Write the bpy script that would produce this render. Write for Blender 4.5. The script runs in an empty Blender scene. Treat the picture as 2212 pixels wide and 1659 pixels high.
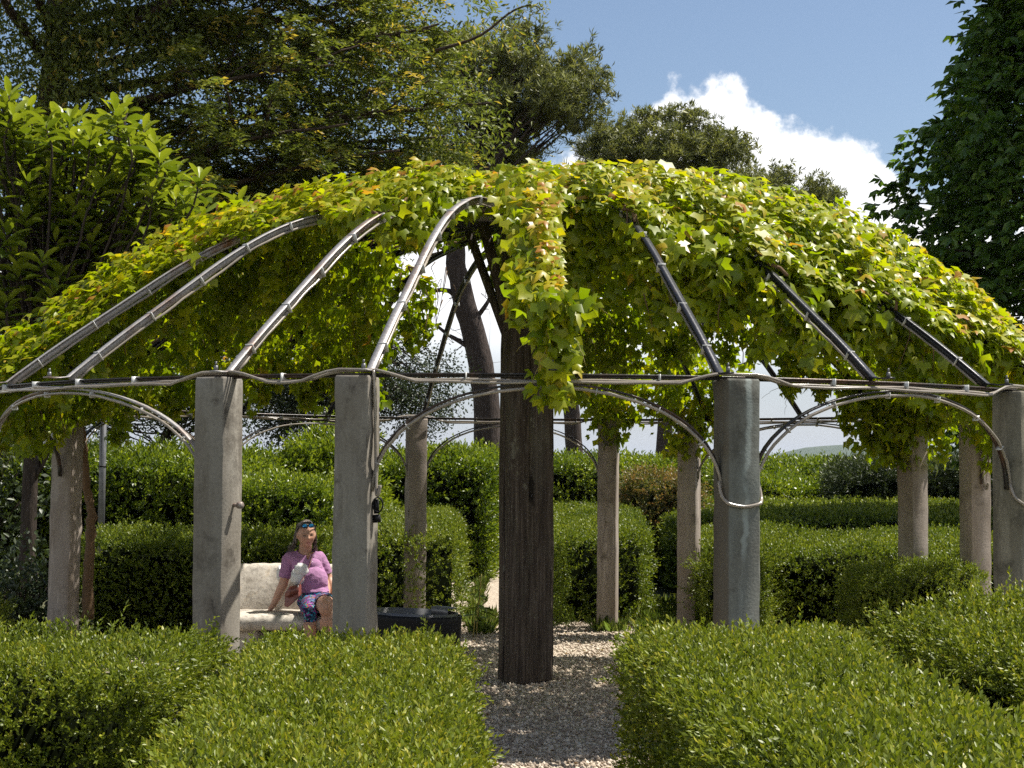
import bpy, bmesh, math
import numpy as np
from mathutils import Vector, Matrix

# ------------------------------------------------------------------ camera, sky, sun, exposure
S = bpy.context.scene
C = S.collection
R = math.radians
RNG = np.random.default_rng(7)

EYE = 1.75
FPX = 3494.0                       # focal length in pixels of a 2212 px wide picture
PITCH, ROLL = R(2.92), R(0.47)
cam_d = bpy.data.cameras.new("camera")
cam = bpy.data.objects.new("camera", cam_d); C.objects.link(cam); S.camera = cam
cam_d.sensor_width = 36.0; cam_d.lens = 36.0 * FPX / 2212.0
cam_d.clip_start = 0.1; cam_d.clip_end = 20000
_f = Vector((0, math.cos(PITCH), math.sin(PITCH))); _r0 = Vector((1, 0, 0)); _u0 = _r0.cross(_f)
_r = _r0 * math.cos(ROLL) + _u0 * math.sin(ROLL); _u = _u0 * math.cos(ROLL) - _r0 * math.sin(ROLL)
M = Matrix((_r, _u, -_f)).transposed().to_4x4(); M.translation = (0, 0, EYE)
cam.matrix_world = M

SUN_AZ, SUN_EL = R(21), R(60)      # azimuth measured from +x (picture right) towards +y (away)
sun_d = bpy.data.lights.new("sun", "SUN"); sun = bpy.data.objects.new("sun", sun_d); C.objects.link(sun)
sun_d.energy = 5.0; sun_d.angle = R(0.53); sun_d.color = (1.0, 0.95, 0.87)
SDIR = Vector((math.cos(SUN_EL) * math.cos(SUN_AZ), math.cos(SUN_EL) * math.sin(SUN_AZ), math.sin(SUN_EL)))
sun.rotation_euler = SDIR.to_track_quat("Z", "Y").to_euler(); sun.location = (6, 6, 30)

S.view_settings.view_transform = "Standard"; S.view_settings.look = "None"
S.view_settings.exposure = 0.75; S.view_settings.gamma = 1.0
try: S.view_settings.use_curve_mapping = False
except Exception: pass
S.cycles.max_bounces = 6; S.cycles.diffuse_bounces = 3; S.cycles.glossy_bounces = 2
S.cycles.transmission_bounces = 4; S.cycles.transparent_max_bounces = 6; S.cycles.volume_bounces = 0
S.cycles.use_denoising = False

world = bpy.data.worlds.new("World"); S.world = world; world.use_nodes = True
def build_world():
    nt = world.node_tree; n = nt.nodes; l = nt.links; n.clear()
    def math_(op, a=None, b=None, clamp=False):
        q = n.new("ShaderNodeMath"); q.operation = op; q.use_clamp = clamp
        for i, v in enumerate((a, b)):
            if v is None: continue
            if isinstance(v, (int, float)): q.inputs[i].default_value = v
            else: l.new(v, q.inputs[i])
        return q.outputs[0]
    sky = n.new("ShaderNodeTexSky"); sky.sky_type = "NISHITA"; sky.sun_disc = False
    sky.sun_elevation = SUN_EL; sky.sun_rotation = math.pi / 2 - SUN_AZ
    sky.air_density = 1.0; sky.dust_density = 1.3; sky.ozone_density = 1.5; sky.altitude = 300
    tc = n.new("ShaderNodeTexCoord"); sp = n.new("ShaderNodeSeparateXYZ"); l.new(tc.outputs["Generated"], sp.inputs[0])
    az = math_("ARCTAN2", sp.outputs[0], sp.outputs[1]); el = math_("ARCSINE", sp.outputs[2])
    # height of the cloud bank over the horizon as a function of azimuth, all the way round
    t = math_("ADD", math_("MULTIPLY", az, 1 / (2 * math.pi)), 0.5)
    ramp = n.new("ShaderNodeValToRGB"); l.new(t, ramp.inputs[0]); cr = ramp.color_ramp
    pts = [(-2.6, .42), (-1.6, .30), (-.9, .36), (-.35, .12), (.0, .17), (.05, .2), (.085, .228), (.127, .232), (.155, .218), (.2, .205),
           (.235, .18), (.25, .165), (.29, .14), (.36, .17), (.6, .2), (1.2, .45), (2.2, .38)]  # the tall banks out of view are added to whiten the fill light
    els = cr.elements
    while len(els) > 1: els.remove(els[0])
    els[0].position = pts[0][0] / (2 * math.pi) + .5; els[0].color = (pts[0][1],) * 3 + (1,)
    for a, v in pts[1:]:
        e = els.new(a / (2 * math.pi) + .5); e.color = (v,) * 3 + (1,)
    def noise(scale, detail, rough=.6):
        q = n.new("ShaderNodeTexNoise"); q.inputs["Scale"].default_value = scale; q.inputs["Detail"].default_value = detail
        q.inputs["Roughness"].default_value = rough; l.new(tc.outputs["Generated"], q.inputs["Vector"]); return q.outputs[0]
    n1 = noise(16, 8, .62); n2 = noise(60, 6, .6)
    edge = math_("ADD", math_("MULTIPLY", math_("SUBTRACT", n1, .5), .075), math_("MULTIPLY", math_("SUBTRACT", n2, .5), .02))
    top = math_("SUBTRACT", math_("ADD", ramp.outputs[0], edge), el)
    mask = n.new("ShaderNodeMapRange"); mask.interpolation_type = "SMOOTHSTEP"; l.new(top, mask.inputs[0])
    mask.inputs[1].default_value = -.001; mask.inputs[2].default_value = .010
    low = n.new("ShaderNodeMapRange"); low.interpolation_type = "SMOOTHSTEP"; l.new(el, low.inputs[0])
    low.inputs[1].default_value = .045; low.inputs[2].default_value = .10
    body = n.new("ShaderNodeMapRange"); l.new(noise(11, 5, .55), body.inputs[0]); body.inputs[1].default_value = .35; body.inputs[2].default_value = .62
    body.inputs[3].default_value = .90; body.inputs[4].default_value = 1.0
    m = math_("MULTIPLY", math_("MULTIPLY", mask.outputs[0], low.outputs[0]), body.outputs[0], True)
    # thin whitish air near the horizon
    hz = n.new("ShaderNodeMapRange"); hz.interpolation_type = "SMOOTHSTEP"; l.new(el, hz.inputs[0])
    hz.inputs[1].default_value = -.02; hz.inputs[2].default_value = .2; hz.inputs[3].default_value = .7; hz.inputs[4].default_value = 0
    mx0 = n.new("ShaderNodeMixRGB"); l.new(hz.outputs[0], mx0.inputs[0]); l.new(sky.outputs[0], mx0.inputs[1]); mx0.inputs[2].default_value = (5.7, 6.1, 7.0, 1)
    mx = n.new("ShaderNodeMixRGB"); l.new(m, mx.inputs[0]); l.new(mx0.outputs[0], mx.inputs[1]); mx.inputs[2].default_value = (11.0, 11.0, 11.1, 1)
    bg = n.new("ShaderNodeBackground"); bg.inputs[1].default_value = 0.072; l.new(mx.outputs[0], bg.inputs[0])
    out = n.new("ShaderNodeOutputWorld"); l.new(bg.outputs[0], out.inputs[0])
build_world()

# ------------------------------------------------------------------ helpers
def at(px, py, d):
    """World point seen at pixel (px,py) of the 2212x1659 photograph at distance d along y."""
    v = _r * ((px - 1106) / FPX) + _u * ((829.5 - py) / FPX) + _f
    return Vector((0, 0, EYE)) + v * (d / v.y)
def project(P):
    P = np.asarray(P, float) - np.array([0, 0, EYE])
    r, u, f = np.array(_r), np.array(_u), np.array(_f)
    d = P @ f
    return 1106 + FPX * (P @ r) / d, 829.5 - FPX * (P @ u) / d, d

def tag(o, label=None, cat=None, group=None, kind=None):
    if label: o["label"] = label
    if cat: o["category"] = cat
    if group: o["group"] = group
    if kind: o["kind"] = kind
    return o
def mesh_np(name, V, F, mat=None, tint=None, smooth=False, extra=None):
    """V (n,3); F a list of (m,k) index arrays."""
    me = bpy.data.meshes.new(name)
    if not isinstance(F, (list, tuple)): F = [F]
    F = [np.asarray(f, np.int32) for f in F if len(f)]
    V = np.asarray(V, np.float32)
    me.vertices.add(len(V)); me.vertices.foreach_set("co", V.ravel())
    nl = sum(f.size for f in F); npoly = sum(len(f) for f in F)
    me.loops.add(nl); me.loops.foreach_set("vertex_index", np.concatenate([f.ravel() for f in F]))
    st = []; k0 = 0
    for f in F:
        st.append(np.arange(len(f)) * f.shape[1] + k0); k0 += f.size
    me.polygons.add(npoly); me.polygons.foreach_set("loop_start", np.concatenate(st).astype(np.int32))
    if smooth: me.polygons.foreach_set("use_smooth", np.ones(npoly, bool))
    if tint is not None:
        a = me.attributes.new("tint", "FLOAT", "POINT"); a.data.foreach_set("value", np.asarray(tint, np.float32))
    if extra is not None:
        a = me.attributes.new("col", "FLOAT_COLOR", "POINT"); a.data.foreach_set("color", np.asarray(extra, np.float32).ravel())
    me.update(calc_edges=True); me.validate()
    if mat: me.materials.append(mat)
    return me
def wtrans(o):
    L = o.location.copy()
    if o.parent is not None: L += o.matrix_parent_inverse.translation + wtrans(o.parent)
    return L
def link(name, me, parent=None, mat=None):
    o = bpy.data.objects.new(name, me); C.objects.link(o)
    if mat and me and not me.materials: me.materials.append(mat)
    if parent is not None:
        o.parent = parent
        o.matrix_parent_inverse = Matrix.Translation(-wtrans(parent))
    return o
def empty(name, loc, label, cat, group=None):
    o = bpy.data.objects.new(name, None); C.objects.link(o); o.location = loc; o.empty_display_size = .1
    return tag(o, label, cat, group)

class MB:
    """collects simple shapes into one mesh"""
    def __init__(s): s.V = []; s.Q = []; s.T = []; s.n = 0
    def add(s, V, Q=None, T=None):
        V = np.asarray(V, float).reshape(-1, 3)
        if Q is not None and len(Q): s.Q.append(np.asarray(Q) + s.n)
        if T is not None and len(T): s.T.append(np.asarray(T) + s.n)
        s.V.append(V); s.n += len(V); return s
    def tube(s, P, r, k=8, cap=True):
        P = np.asarray([tuple(p) for p in P], float); m = len(P); r = np.broadcast_to(np.asarray(r, float), (m,))
        T = np.gradient(P, axis=0); T /= np.linalg.norm(T, axis=1)[:, None] + 1e-12
        ref = np.array([0, 0, 1.]) if abs(T[0, 2]) < .9 else np.array([1., 0, 0])
        U = np.empty_like(P); u = ref - T[0] * (ref @ T[0]); u /= np.linalg.norm(u)
        for i in range(m):
            u = u - T[i] * (u @ T[i]); u /= np.linalg.norm(u) + 1e-12; U[i] = u
        W = np.cross(T, U); a = np.arange(k) * 2 * math.pi / k
        V = P[:, None] + r[:, None, None] * (U[:, None] * np.cos(a)[None, :, None] + W[:, None] * np.sin(a)[None, :, None])
        Q = []
        for i in range(m - 1):
            for j in range(k): Q.append((i * k + j, i * k + (j + 1) % k, (i + 1) * k + (j + 1) % k, (i + 1) * k + j))
        V = V.reshape(-1, 3); Tt = []
        if cap:
            V = np.vstack([V, P[0], P[-1]]); c0, c1 = len(V) - 2, len(V) - 1
            for j in range(k): Tt.append((c0, (j + 1) % k, j)); Tt.append((c1, (m - 1) * k + j, (m - 1) * k + (j + 1) % k))
        return s.add(V, Q, Tt)
    def strip(s, P, N, w, t):
        """flat bar swept along P: N per-point face normal, w across, t thick"""
        P = np.asarray([tuple(p) for p in P], float); N = np.asarray([tuple(p) for p in N], float); m = len(P)
        T = np.gradient(P, axis=0); T /= np.linalg.norm(T, axis=1)[:, None]
        B = np.cross(T, N); B /= np.linalg.norm(B, axis=1)[:, None]; N = np.cross(B, T)
        c = [P + B * w / 2 + N * t / 2, P - B * w / 2 + N * t / 2, P - B * w / 2 - N * t / 2, P + B * w / 2 - N * t / 2]
        V = np.stack(c, 1).reshape(-1, 3); Q = []
        for i in range(m - 1):
            for j in range(4): Q.append((i * 4 + j, i * 4 + (j + 1) % 4, (i + 1) * 4 + (j + 1) % 4, (i + 1) * 4 + j))
        Q += [(3, 2, 1, 0), tuple((m - 1) * 4 + j for j in range(4))]
        return s.add(V, Q)
    def box(s, c, size, rot=0.0, X=None):
        c = np.asarray(tuple(c), float); h = np.asarray(size, float) / 2
        v = np.array([(x, y, z) for z in (-1, 1) for y in (-1, 1) for x in (-1, 1)]) * h
        if X is not None: v = v @ np.asarray(X).T
        elif rot:
            co, si = math.cos(rot), math.sin(rot); v = v @ np.array([[co, -si, 0], [si, co, 0], [0, 0, 1]]).T
        return s.add(v + c, [(0, 2, 3, 1), (4, 5, 7, 6), (0, 1, 5, 4), (2, 6, 7, 3), (0, 4, 6, 2), (1, 3, 7, 5)])
    def mesh(s, name, mat, smooth=False):
        F = []
        if s.Q: F.append(np.vstack(s.Q))
        if s.T: F.append(np.vstack(s.T))
        return mesh_np(name, np.vstack(s.V), F, mat, smooth=smooth)
def bevel(me, w, seg=2, angle=40):
    bm = bmesh.new(); bm.from_mesh(me)
    ed = [e for e in bm.edges if len(e.link_faces) == 2 and e.calc_face_angle(0) > R(angle)]
    bmesh.ops.bevel(bm, geom=ed, offset=w, segments=seg, affect="EDGES", profile=.6)
    bm.to_mesh(me); bm.free(); return me
def smooth_noise(P, scale, seed=0):
    """cheap smooth pseudo noise in about [-1,1] from sums of sines"""
    P = np.asarray(P, float) * scale; g = np.random.default_rng(seed); out = np.zeros(P.shape[0])
    for i in range(7):
        k = g.normal(size=3) * (1 + .55 * i); out += np.sin(P @ k + g.uniform(0, 6.28)) / (1 + .45 * i)
    return out / 2.6
def unit(a):
    return a / (np.linalg.norm(a, axis=-1, keepdims=True) + 1e-12)

# ------------------------------------------------------------------ materials
def nodes_of(name):
    m = bpy.data.materials.new(name); m.use_nodes = True; nt = m.node_tree
    p = nt.nodes["Principled BSDF"]; return m, nt, p
def N_(nt, typ, **kw):
    q = nt.nodes.new(typ)
    for k, v in kw.items(): setattr(q, k, v)
    return q
def ramp_(nt, fac, stops, interp="LINEAR"):
    r = N_(nt, "ShaderNodeValToRGB"); nt.links.new(fac, r.inputs[0]); e = r.color_ramp.elements; r.color_ramp.interpolation = interp
    while len(e) > 1: e.remove(e[0])
    e[0].position = stops[0][0]; e[0].color = tuple(stops[0][1]) + (1,)
    for p, c in stops[1:]:
        q = e.new(p); q.color = tuple(c) + (1,)
    return r.outputs[0]
def noise_(nt, scale, detail=5, rough=.6, coord="Object", vec=None, stretch=None):
    q = N_(nt, "ShaderNodeTexNoise"); q.inputs["Scale"].default_value = scale; q.inputs["Detail"].default_value = detail; q.inputs["Roughness"].default_value = rough
    if vec is None:
        tc = N_(nt, "ShaderNodeTexCoord"); vec = tc.outputs[coord]
        oi = N_(nt, "ShaderNodeObjectInfo"); ad = N_(nt, "ShaderNodeVectorMath", operation="MULTIPLY_ADD")
        nt.links.new(oi.outputs["Random"], ad.inputs[0]); ad.inputs[1].default_value = (17, 31, 23); nt.links.new(vec, ad.inputs[2]); vec = ad.outputs[0]
    if stretch:
        mp = N_(nt, "ShaderNodeMapping"); mp.inputs["Scale"].default_value = stretch; nt.links.new(vec, mp.inputs[0]); vec = mp.outputs[0]
    nt.links.new(vec, q.inputs["Vector"]); return q.outputs[0]
def mixc(nt, fac, a, b, mode="MIX"):
    q = N_(nt, "ShaderNodeMixRGB", blend_type=mode)
    for i, v in enumerate((fac, a, b)):
        if isinstance(v, (int, float)): q.inputs[i].default_value = v
        elif isinstance(v, tuple): q.inputs[i].default_value = tuple(v) + (1,)
        else: nt.links.new(v, q.inputs[i])
    return q.outputs[0]
def bump_(nt, p, h, strength=.4, dist=.01):
    b = N_(nt, "ShaderNodeBump"); b.inputs["Strength"].default_value = strength; b.inputs["Distance"].default_value = dist
    nt.links.new(h, b.inputs["Height"]); nt.links.new(b.outputs[0], p.inputs["Normal"])
def leaf_mat(name, stops, trans=.35, rough=.42, spec=.5, tboost=(1.25, 1.25, .6)):
    m, nt, p = nodes_of(name); a = N_(nt, "ShaderNodeAttribute", attribute_name="tint")
    col = ramp_(nt, a.outputs["Fac"], stops); nt.links.new(col, p.inputs["Base Color"])
    p.inputs["Roughness"].default_value = rough; p.inputs["Specular IOR Level"].default_value = spec
    if trans > 0:
        t = N_(nt, "ShaderNodeBsdfTranslucent"); nt.links.new(mixc(nt, 1.0, col, tuple(tboost), "MULTIPLY"), t.inputs[0])
        mx = N_(nt, "ShaderNodeMixShader"); mx.inputs[0].default_value = trans
        nt.links.new(p.outputs[0], mx.inputs[1]); nt.links.new(t.outputs[0], mx.inputs[2])
        nt.links.new(mx.outputs[0], nt.nodes["Material Output"].inputs[0])
    return m
def simple(name, col, rough=.6, metal=0, spec=.5, var=.25, scale=8, bump=.0):
    m, nt, p = nodes_of(name); nz = noise_(nt, scale, 6)
    c2 = tuple(c * (1 - var) for c in col); c3 = tuple(min(1, c * (1 + var)) for c in col)
    nt.links.new(ramp_(nt, nz, [(.3, c2), (.7, c3)]), p.inputs["Base Color"])
    p.inputs["Roughness"].default_value = rough; p.inputs["Metallic"].default_value = metal; p.inputs["Specular IOR Level"].default_value = spec
    if bump: bump_(nt, p, noise_(nt, scale * 6, 5), bump, .01)
    return m

MAT = {}
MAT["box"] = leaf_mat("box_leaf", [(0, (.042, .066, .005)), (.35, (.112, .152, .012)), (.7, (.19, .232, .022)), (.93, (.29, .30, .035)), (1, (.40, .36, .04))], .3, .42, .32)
MAT["box_far"] = leaf_mat("box_leaf_far", [(0, (.038, .066, .006)), (.5, (.12, .168, .014)), (1, (.25, .28, .03))], .34, .42, .35)
MAT["laurel"] = leaf_mat("laurel_leaf", [(0, (.035, .07, .006)), (.5, (.12, .175, .012)), (1, (.27, .32, .025))], .38, .36, .5)
MAT["laurel_yellow"] = leaf_mat("yellow_laurel_leaf", [(0, (.05, .09, .008)), (.5, (.14, .2, .014)), (1, (.3, .34, .03))], .4, .36, .5)
MAT["red_shrub"] = leaf_mat("reddish_leaf", [(0, (.06, .09, .02)), (.5, (.15, .15, .04)), (1, (.32, .17, .07))], .35, .45, .4)
MAT["vine"] = leaf_mat("vine_leaf", [(0, (.125, .185, .006)), (.42, (.265, .32, .008)), (.70, (.43, .42, .012)), (.87, (.54, .39, .02)), (1, (.48, .20, .05))], .52, .38, .4, (1.1, 1.22, .35))
MAT["loquat"] = leaf_mat("loquat_leaf", [(0, (.032, .058, .006)), (.5, (.14, .19, .014)), (1, (.34, .38, .035))], .34, .34, .5)
MAT["yew"] = leaf_mat("yew_leaf", [(0, (.045, .068, .012)), (.5, (.15, .185, .034)), (.82, (.24, .25, .05)), (.94, (.42, .32, .06)), (1, (.55, .40, .08))], .42, .5, .4)
MAT["pine"] = leaf_mat("pine_needle", [(0, (.09, .11, .035)), (.6, (.22, .235, .08)), (1, (.34, .32, .12))], .4, .5, .4)
MAT["oak"] = leaf_mat("holm_oak_leaf", [(0, (.016, .028, .010)), (.6, (.045, .065, .022)), (1, (.10, .125, .045))], .2, .45, .4)
MAT["chestnut"] = leaf_mat("chestnut_leaf", [(0, (.035, .075, .010)), (.6, (.09, .17, .022)), (1, (.21, .29, .04))], .42, .42, .5)
MAT["grass"] = leaf_mat("grass_blade", [(0, (.06, .10, .015)), (.6, (.14, .2, .03)), (1, (.28, .28, .08))], .3, .5, .3)
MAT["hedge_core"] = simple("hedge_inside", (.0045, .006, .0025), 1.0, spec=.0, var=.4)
MAT["laurel_stem"] = simple("green_stem", (.30, .24, .06), .6)
MAT["twig"] = simple("twig_bark", (.07, .05, .035), .85, spec=.2)
MAT["stem"] = simple("vine_stem", (.16, .10, .055), .85, spec=.2, bump=.6, scale=20)

def bark(name, a, b, stretch=(9, 9, 1.6)):
    m, nt, p = nodes_of(name); nz = noise_(nt, 3.0, 7, .65, stretch=stretch)
    nt.links.new(ramp_(nt, nz, [(.3, a), (.55, b), (.75, tuple(x * 1.35 for x in b))]), p.inputs["Base Color"])
    p.inputs["Roughness"].default_value = .9; p.inputs["Specular IOR Level"].default_value = .2; bump_(nt, p, nz, .9, .04); return m
MAT["pine_bark"] = bark("pine_bark", (.016, .012, .010), (.06, .045, .038))
MAT["dark_bark"] = bark("dark_bark", (.018, .013, .010), (.06, .045, .034))
MAT["branch_bark"] = bark("branch_bark", (.018, .013, .010), (.075, .052, .036), (4, 4, 4))

def concrete(name, base, warm, dark):
    m, nt, p = nodes_of(name)
    n1 = noise_(nt, 2.2, 6, .6, stretch=(1, 1, .45)); n2 = noise_(nt, 5.5, 7, .7, stretch=(1.6, 1.6, .4)); n3 = noise_(nt, 60, 4, .6); n4 = noise_(nt, 4.0, 8, .72)
    c = ramp_(nt, n1, [(.32, warm), (.62, base)])
    c = mixc(nt, ramp_(nt, n2, [(.48, (0, 0, 0)), (.70, (.55, .55, .55))]), c, dark)
    c = mixc(nt, ramp_(nt, n4, [(.62, (0, 0, 0)), (.68, (.8, .8, .8))]), c, tuple(x * .35 for x in dark))
    n5 = noise_(nt, 3.2, 6, .68, stretch=(2.4, 2.4, .30)); n6 = noise_(nt, 1.7, 5, .6)
    c = mixc(nt, ramp_(nt, n5, [(.56, (0, 0, 0)), (.66, (.55, .55, .55))]), c, tuple(min(.6, x * 1.7) for x in base))      # pale lime streaks
    c = mixc(nt, ramp_(nt, mixc(nt, .6, n6, n4), [(.53, (0, 0, 0)), (.60, (.7, .7, .7))]), c, tuple(x * .55 for x in warm))    # old damp patches
    c = mixc(nt, .35, c, ramp_(nt, n3, [(.3, (.35, .35, .35)), (.7, (.75, .75, .75))]), "OVERLAY")
    nt.links.new(c, p.inputs["Base Color"]); p.inputs["Roughness"].default_value = .9; p.inputs["Specular IOR Level"].default_value = .25
    bump_(nt, p, mixc(nt, .4, n3, n4), .55, .006); return m
MAT["concrete"] = concrete("weathered_concrete", (.235, .218, .185), (.185, .162, .13), (.09, .07, .048))
MAT["concrete_pink"] = concrete("pinkish_concrete", (.32, .275, .235), (.26, .215, .175), (.14, .10, .065))
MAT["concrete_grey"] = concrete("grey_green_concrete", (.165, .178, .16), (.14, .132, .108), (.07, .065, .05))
def pillar_marks():
    """darker brown left face and a wavy pale lime run down the front of the grey green pillar"""
    nt = MAT["concrete_grey"].node_tree; p = nt.nodes["Principled BSDF"]; c = p.inputs["Base Color"].links[0].from_socket
    tc = N_(nt, "ShaderNodeTexCoord"); sp = N_(nt, "ShaderNodeSeparateXYZ"); nt.links.new(tc.outputs["Object"], sp.inputs[0])
    def mr(v, a, b, lo=0, hi=1):
        q = N_(nt, "ShaderNodeMapRange", interpolation_type="SMOOTHSTEP"); nt.links.new(v, q.inputs[0])
        for i, x in zip((1, 2, 3, 4), (a, b, lo, hi)): q.inputs[i].default_value = x
        return q.outputs[0]
    def mt(op, a, b):
        q = N_(nt, "ShaderNodeMath", operation=op)
        for i, v in enumerate((a, b)):
            if isinstance(v, (int, float)): q.inputs[i].default_value = v
            else: nt.links.new(v, q.inputs[i])
        return q.outputs[0]
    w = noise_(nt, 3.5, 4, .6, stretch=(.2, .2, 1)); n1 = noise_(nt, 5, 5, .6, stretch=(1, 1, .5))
    c = mixc(nt, mt("MULTIPLY", mr(sp.outputs[0], .082, .094), mr(n1, .3, .55, .25, .75)), c, (.10, .08, .055))  # whole left face mixed towards a darker brown, uneven with noise
    d = mt("ABSOLUTE", mt("ADD", mt("ADD", sp.outputs[0], .025), mt("MULTIPLY", mt("SUBTRACT", w, .5), .16)), 0.0)
    k = mt("MULTIPLY", mt("MULTIPLY", mr(d, .006, .026, 1, 0), mr(sp.outputs[1], .09, .096)), mt("MULTIPLY", mr(n1, .38, .55), mr(sp.outputs[2], .45, .7)))
    c = mixc(nt, mt("MULTIPLY", k, .6), c, (.36, .40, .37)); nt.links.new(c, p.inputs["Base Color"])
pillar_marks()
MAT["concrete_moss"] = concrete("mossy_concrete", (.205, .19, .145), (.155, .14, .10), (.05, .042, .028))

def wood_dark():
    m, nt, p = nodes_of("old_dark_timber"); n1 = noise_(nt, 6, 8, .7, stretch=(8, 8, .35)); n2 = noise_(nt, 2.5, 6, .65, stretch=(2, 2, .6))
    c = ramp_(nt, n1, [(.3, (.016, .012, .009)), (.52, (.07, .053, .04)), (.72, (.17, .14, .11))])
    n7 = noise_(nt, 7, 6, .7, stretch=(1, 1, .55)); n8 = noise_(nt, 3.2, 3, .5, stretch=(1.4, 1.4, .8))
    c = mixc(nt, ramp_(nt, n2, [(.50, (0, 0, 0)), (.66, (.6, .6, .6))]), c, (.13, .12, .09))
    c = mixc(nt, ramp_(nt, n7, [(.60, (0, 0, 0)), (.66, (.75, .75, .75))]), c, (.21, .20, .15))
    c = mixc(nt, ramp_(nt, n8, [(.66, (0, 0, 0)), (.70, (.9, .9, .9))]), c, (.012, .009, .007))
    nt.links.new(c, p.inputs["Base Color"]); p.inputs["Roughness"].default_value = .85; p.inputs["Specular IOR Level"].default_value = .25
    bump_(nt, p, n1, .8, .012); return m
MAT["timber"] = wood_dark()
def rusty(name, a, b, rust, rough=.5, metal=.35, amount=.58):
    m, nt, p = nodes_of(name); n1 = noise_(nt, 5, 7, .65); n2 = noise_(nt, 70, 4, .6); n3 = noise_(nt, 1.2, 5, .6)
    c = ramp_(nt, n2, [(.3, a), (.7, b)]); f = ramp_(nt, mixc(nt, .5, n1, n3), [(amount - .07, (0, 0, 0)), (amount + .07, (1, 1, 1))])
    c = mixc(nt, f, c, ramp_(nt, n2, [(.3, tuple(x * .5 for x in rust)), (.7, rust)]))
    nt.links.new(c, p.inputs["Base Color"]); p.inputs["Roughness"].default_value = rough; p.inputs["Metallic"].default_value = metal
    bump_(nt, p, n2, .5, .003); return m
MAT["rib"] = rusty("galvanised_rib", (.24, .225, .215), (.42, .40, .38), (.24, .115, .055), .5, .25, .56)
MAT["rib_dark"] = rusty("black_rib", (.012, .012, .014), (.03, .03, .034), (.10, .06, .035), .35, .3, .64)
MAT["rail"] = rusty("dark_rail", (.02, .019, .018), (.06, .056, .052), (.13, .07, .04), .4, .4, .56)

def rope_mat():
    m, nt, p = nodes_of("clear_rope_light"); n1 = noise_(nt, 3.5, 5); tc = N_(nt, "ShaderNodeTexCoord")
    c = ramp_(nt, n1, [(.3, (.24, .21, .175)), (.7, (.46, .40, .32))]); nt.links.new(c, p.inputs["Base Color"])
    p.inputs["Roughness"].default_value = .22; p.inputs["Specular IOR Level"].default_value = .7; p.inputs["Transmission Weight"].default_value = .25; p.inputs["IOR"].default_value = 1.4
    return m
MAT["rope"] = rope_mat()
MAT["tie"] = simple("white_plastic", (.55, .55, .52), .4, var=.06)
MAT["black_plastic"] = simple("black_plastic", (.008, .008, .008), .55, spec=.2, var=.3)
MAT["grey_metal"] = simple("grey_metal", (.16, .16, .16), .45, .5, var=.2, scale=20)
MAT["white_paint"] = simple("white_paint", (.6, .6, .58), .5, var=.08)

def stone_mat():
    m, nt, p = nodes_of("lichen_stone"); n1 = noise_(nt, 9, 8, .7); n2 = noise_(nt, 26, 6, .7); n3 = noise_(nt, 9, 7, .7)
    c = ramp_(nt, n1, [(.3, (.30, .26, .21)), (.5, (.52, .47, .40)), (.7, (.66, .61, .53))])
    c = mixc(nt, ramp_(nt, n2, [(.50, (0, 0, 0)), (.62, (.5, .5, .5))]), c, (.16, .14, .115))
    c = mixc(nt, ramp_(nt, n3, [(.56, (0, 0, 0)), (.66, (.35, .35, .35))]), c, (.46, .30, .12))
    nt.links.new(c, p.inputs["Base Color"]); p.inputs["Roughness"].default_value = .9; bump_(nt, p, mixc(nt, .5, n1, n2), .6, .01); return m
MAT["stone"] = stone_mat()
def gravel_mat():
    m, nt, p = nodes_of("gravel_bed"); tc = N_(nt, "ShaderNodeTexCoord")
    v = N_(nt, "ShaderNodeTexVoronoi"); v.inputs["Scale"].default_value = 55; nt.links.new(tc.outputs["Object"], v.inputs["Vector"])
    n3 = noise_(nt, .8, 6, .6); sep = N_(nt, "ShaderNodeSeparateColor"); nt.links.new(v.outputs["Color"], sep.inputs[0])
    c = ramp_(nt, sep.outputs[0], [(0, (.26, .205, .15)), (.5, (.43, .355, .275)), (1, (.62, .54, .43))])
    c = mixc(nt, ramp_(nt, n3, [(.45, (0, 0, 0)), (.75, (.45, .45, .45))]), c, (.20, .16, .12))
    nt.links.new(c, p.inputs["Base Color"]); p.inputs["Roughness"].default_value = .95; p.inputs["Specular IOR Level"].default_value = .2
    bump_(nt, p, v.outputs["Distance"], .9, .012); return m
MAT["gravel"] = gravel_mat()
m, nt, p = nodes_of("gravel_stone"); oa = N_(nt, "ShaderNodeAttribute", attribute_name="tint")
nt.links.new(ramp_(nt, oa.outputs["Fac"], [(0, (.26, .20, .148)), (.5, (.46, .38, .295)), (1, (.68, .60, .48))]), p.inputs["Base Color"]); p.inputs["Roughness"].default_value = .9
MAT["pebble"] = m
m, nt, p = nodes_of("garden_soil"); nz = noise_(nt, .35, 8, .65); nz2 = noise_(nt, 9, 6, .7)
nt.links.new(mixc(nt, .5, ramp_(nt, nz, [(.35, (.05, .065, .02)), (.65, (.10, .085, .05))]), ramp_(nt, nz2, [(.3, (.04, .05, .015)), (.7, (.13, .12, .06))])), p.inputs["Base Color"])
p.inputs["Roughness"].default_value = .95; bump_(nt, p, nz2, .6, .05); MAT["soil"] = m
m, nt, p = nodes_of("wooded_hill"); nz = noise_(nt, .02, 10, .72); nz2 = noise_(nt, .11, 6, .7)
nt.links.new(mixc(nt, .5, ramp_(nt, nz, [(.4, (.030, .055, .022)), (.6, (.075, .10, .045))]), ramp_(nt, nz2, [(.35, (.02, .035, .015)), (.65, (.10, .13, .06))])), p.inputs["Base Color"])
p.inputs["Roughness"].default_value = 1; bump_(nt, p, nz2, 1.0, 6.0); MAT["hill"] = m

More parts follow.
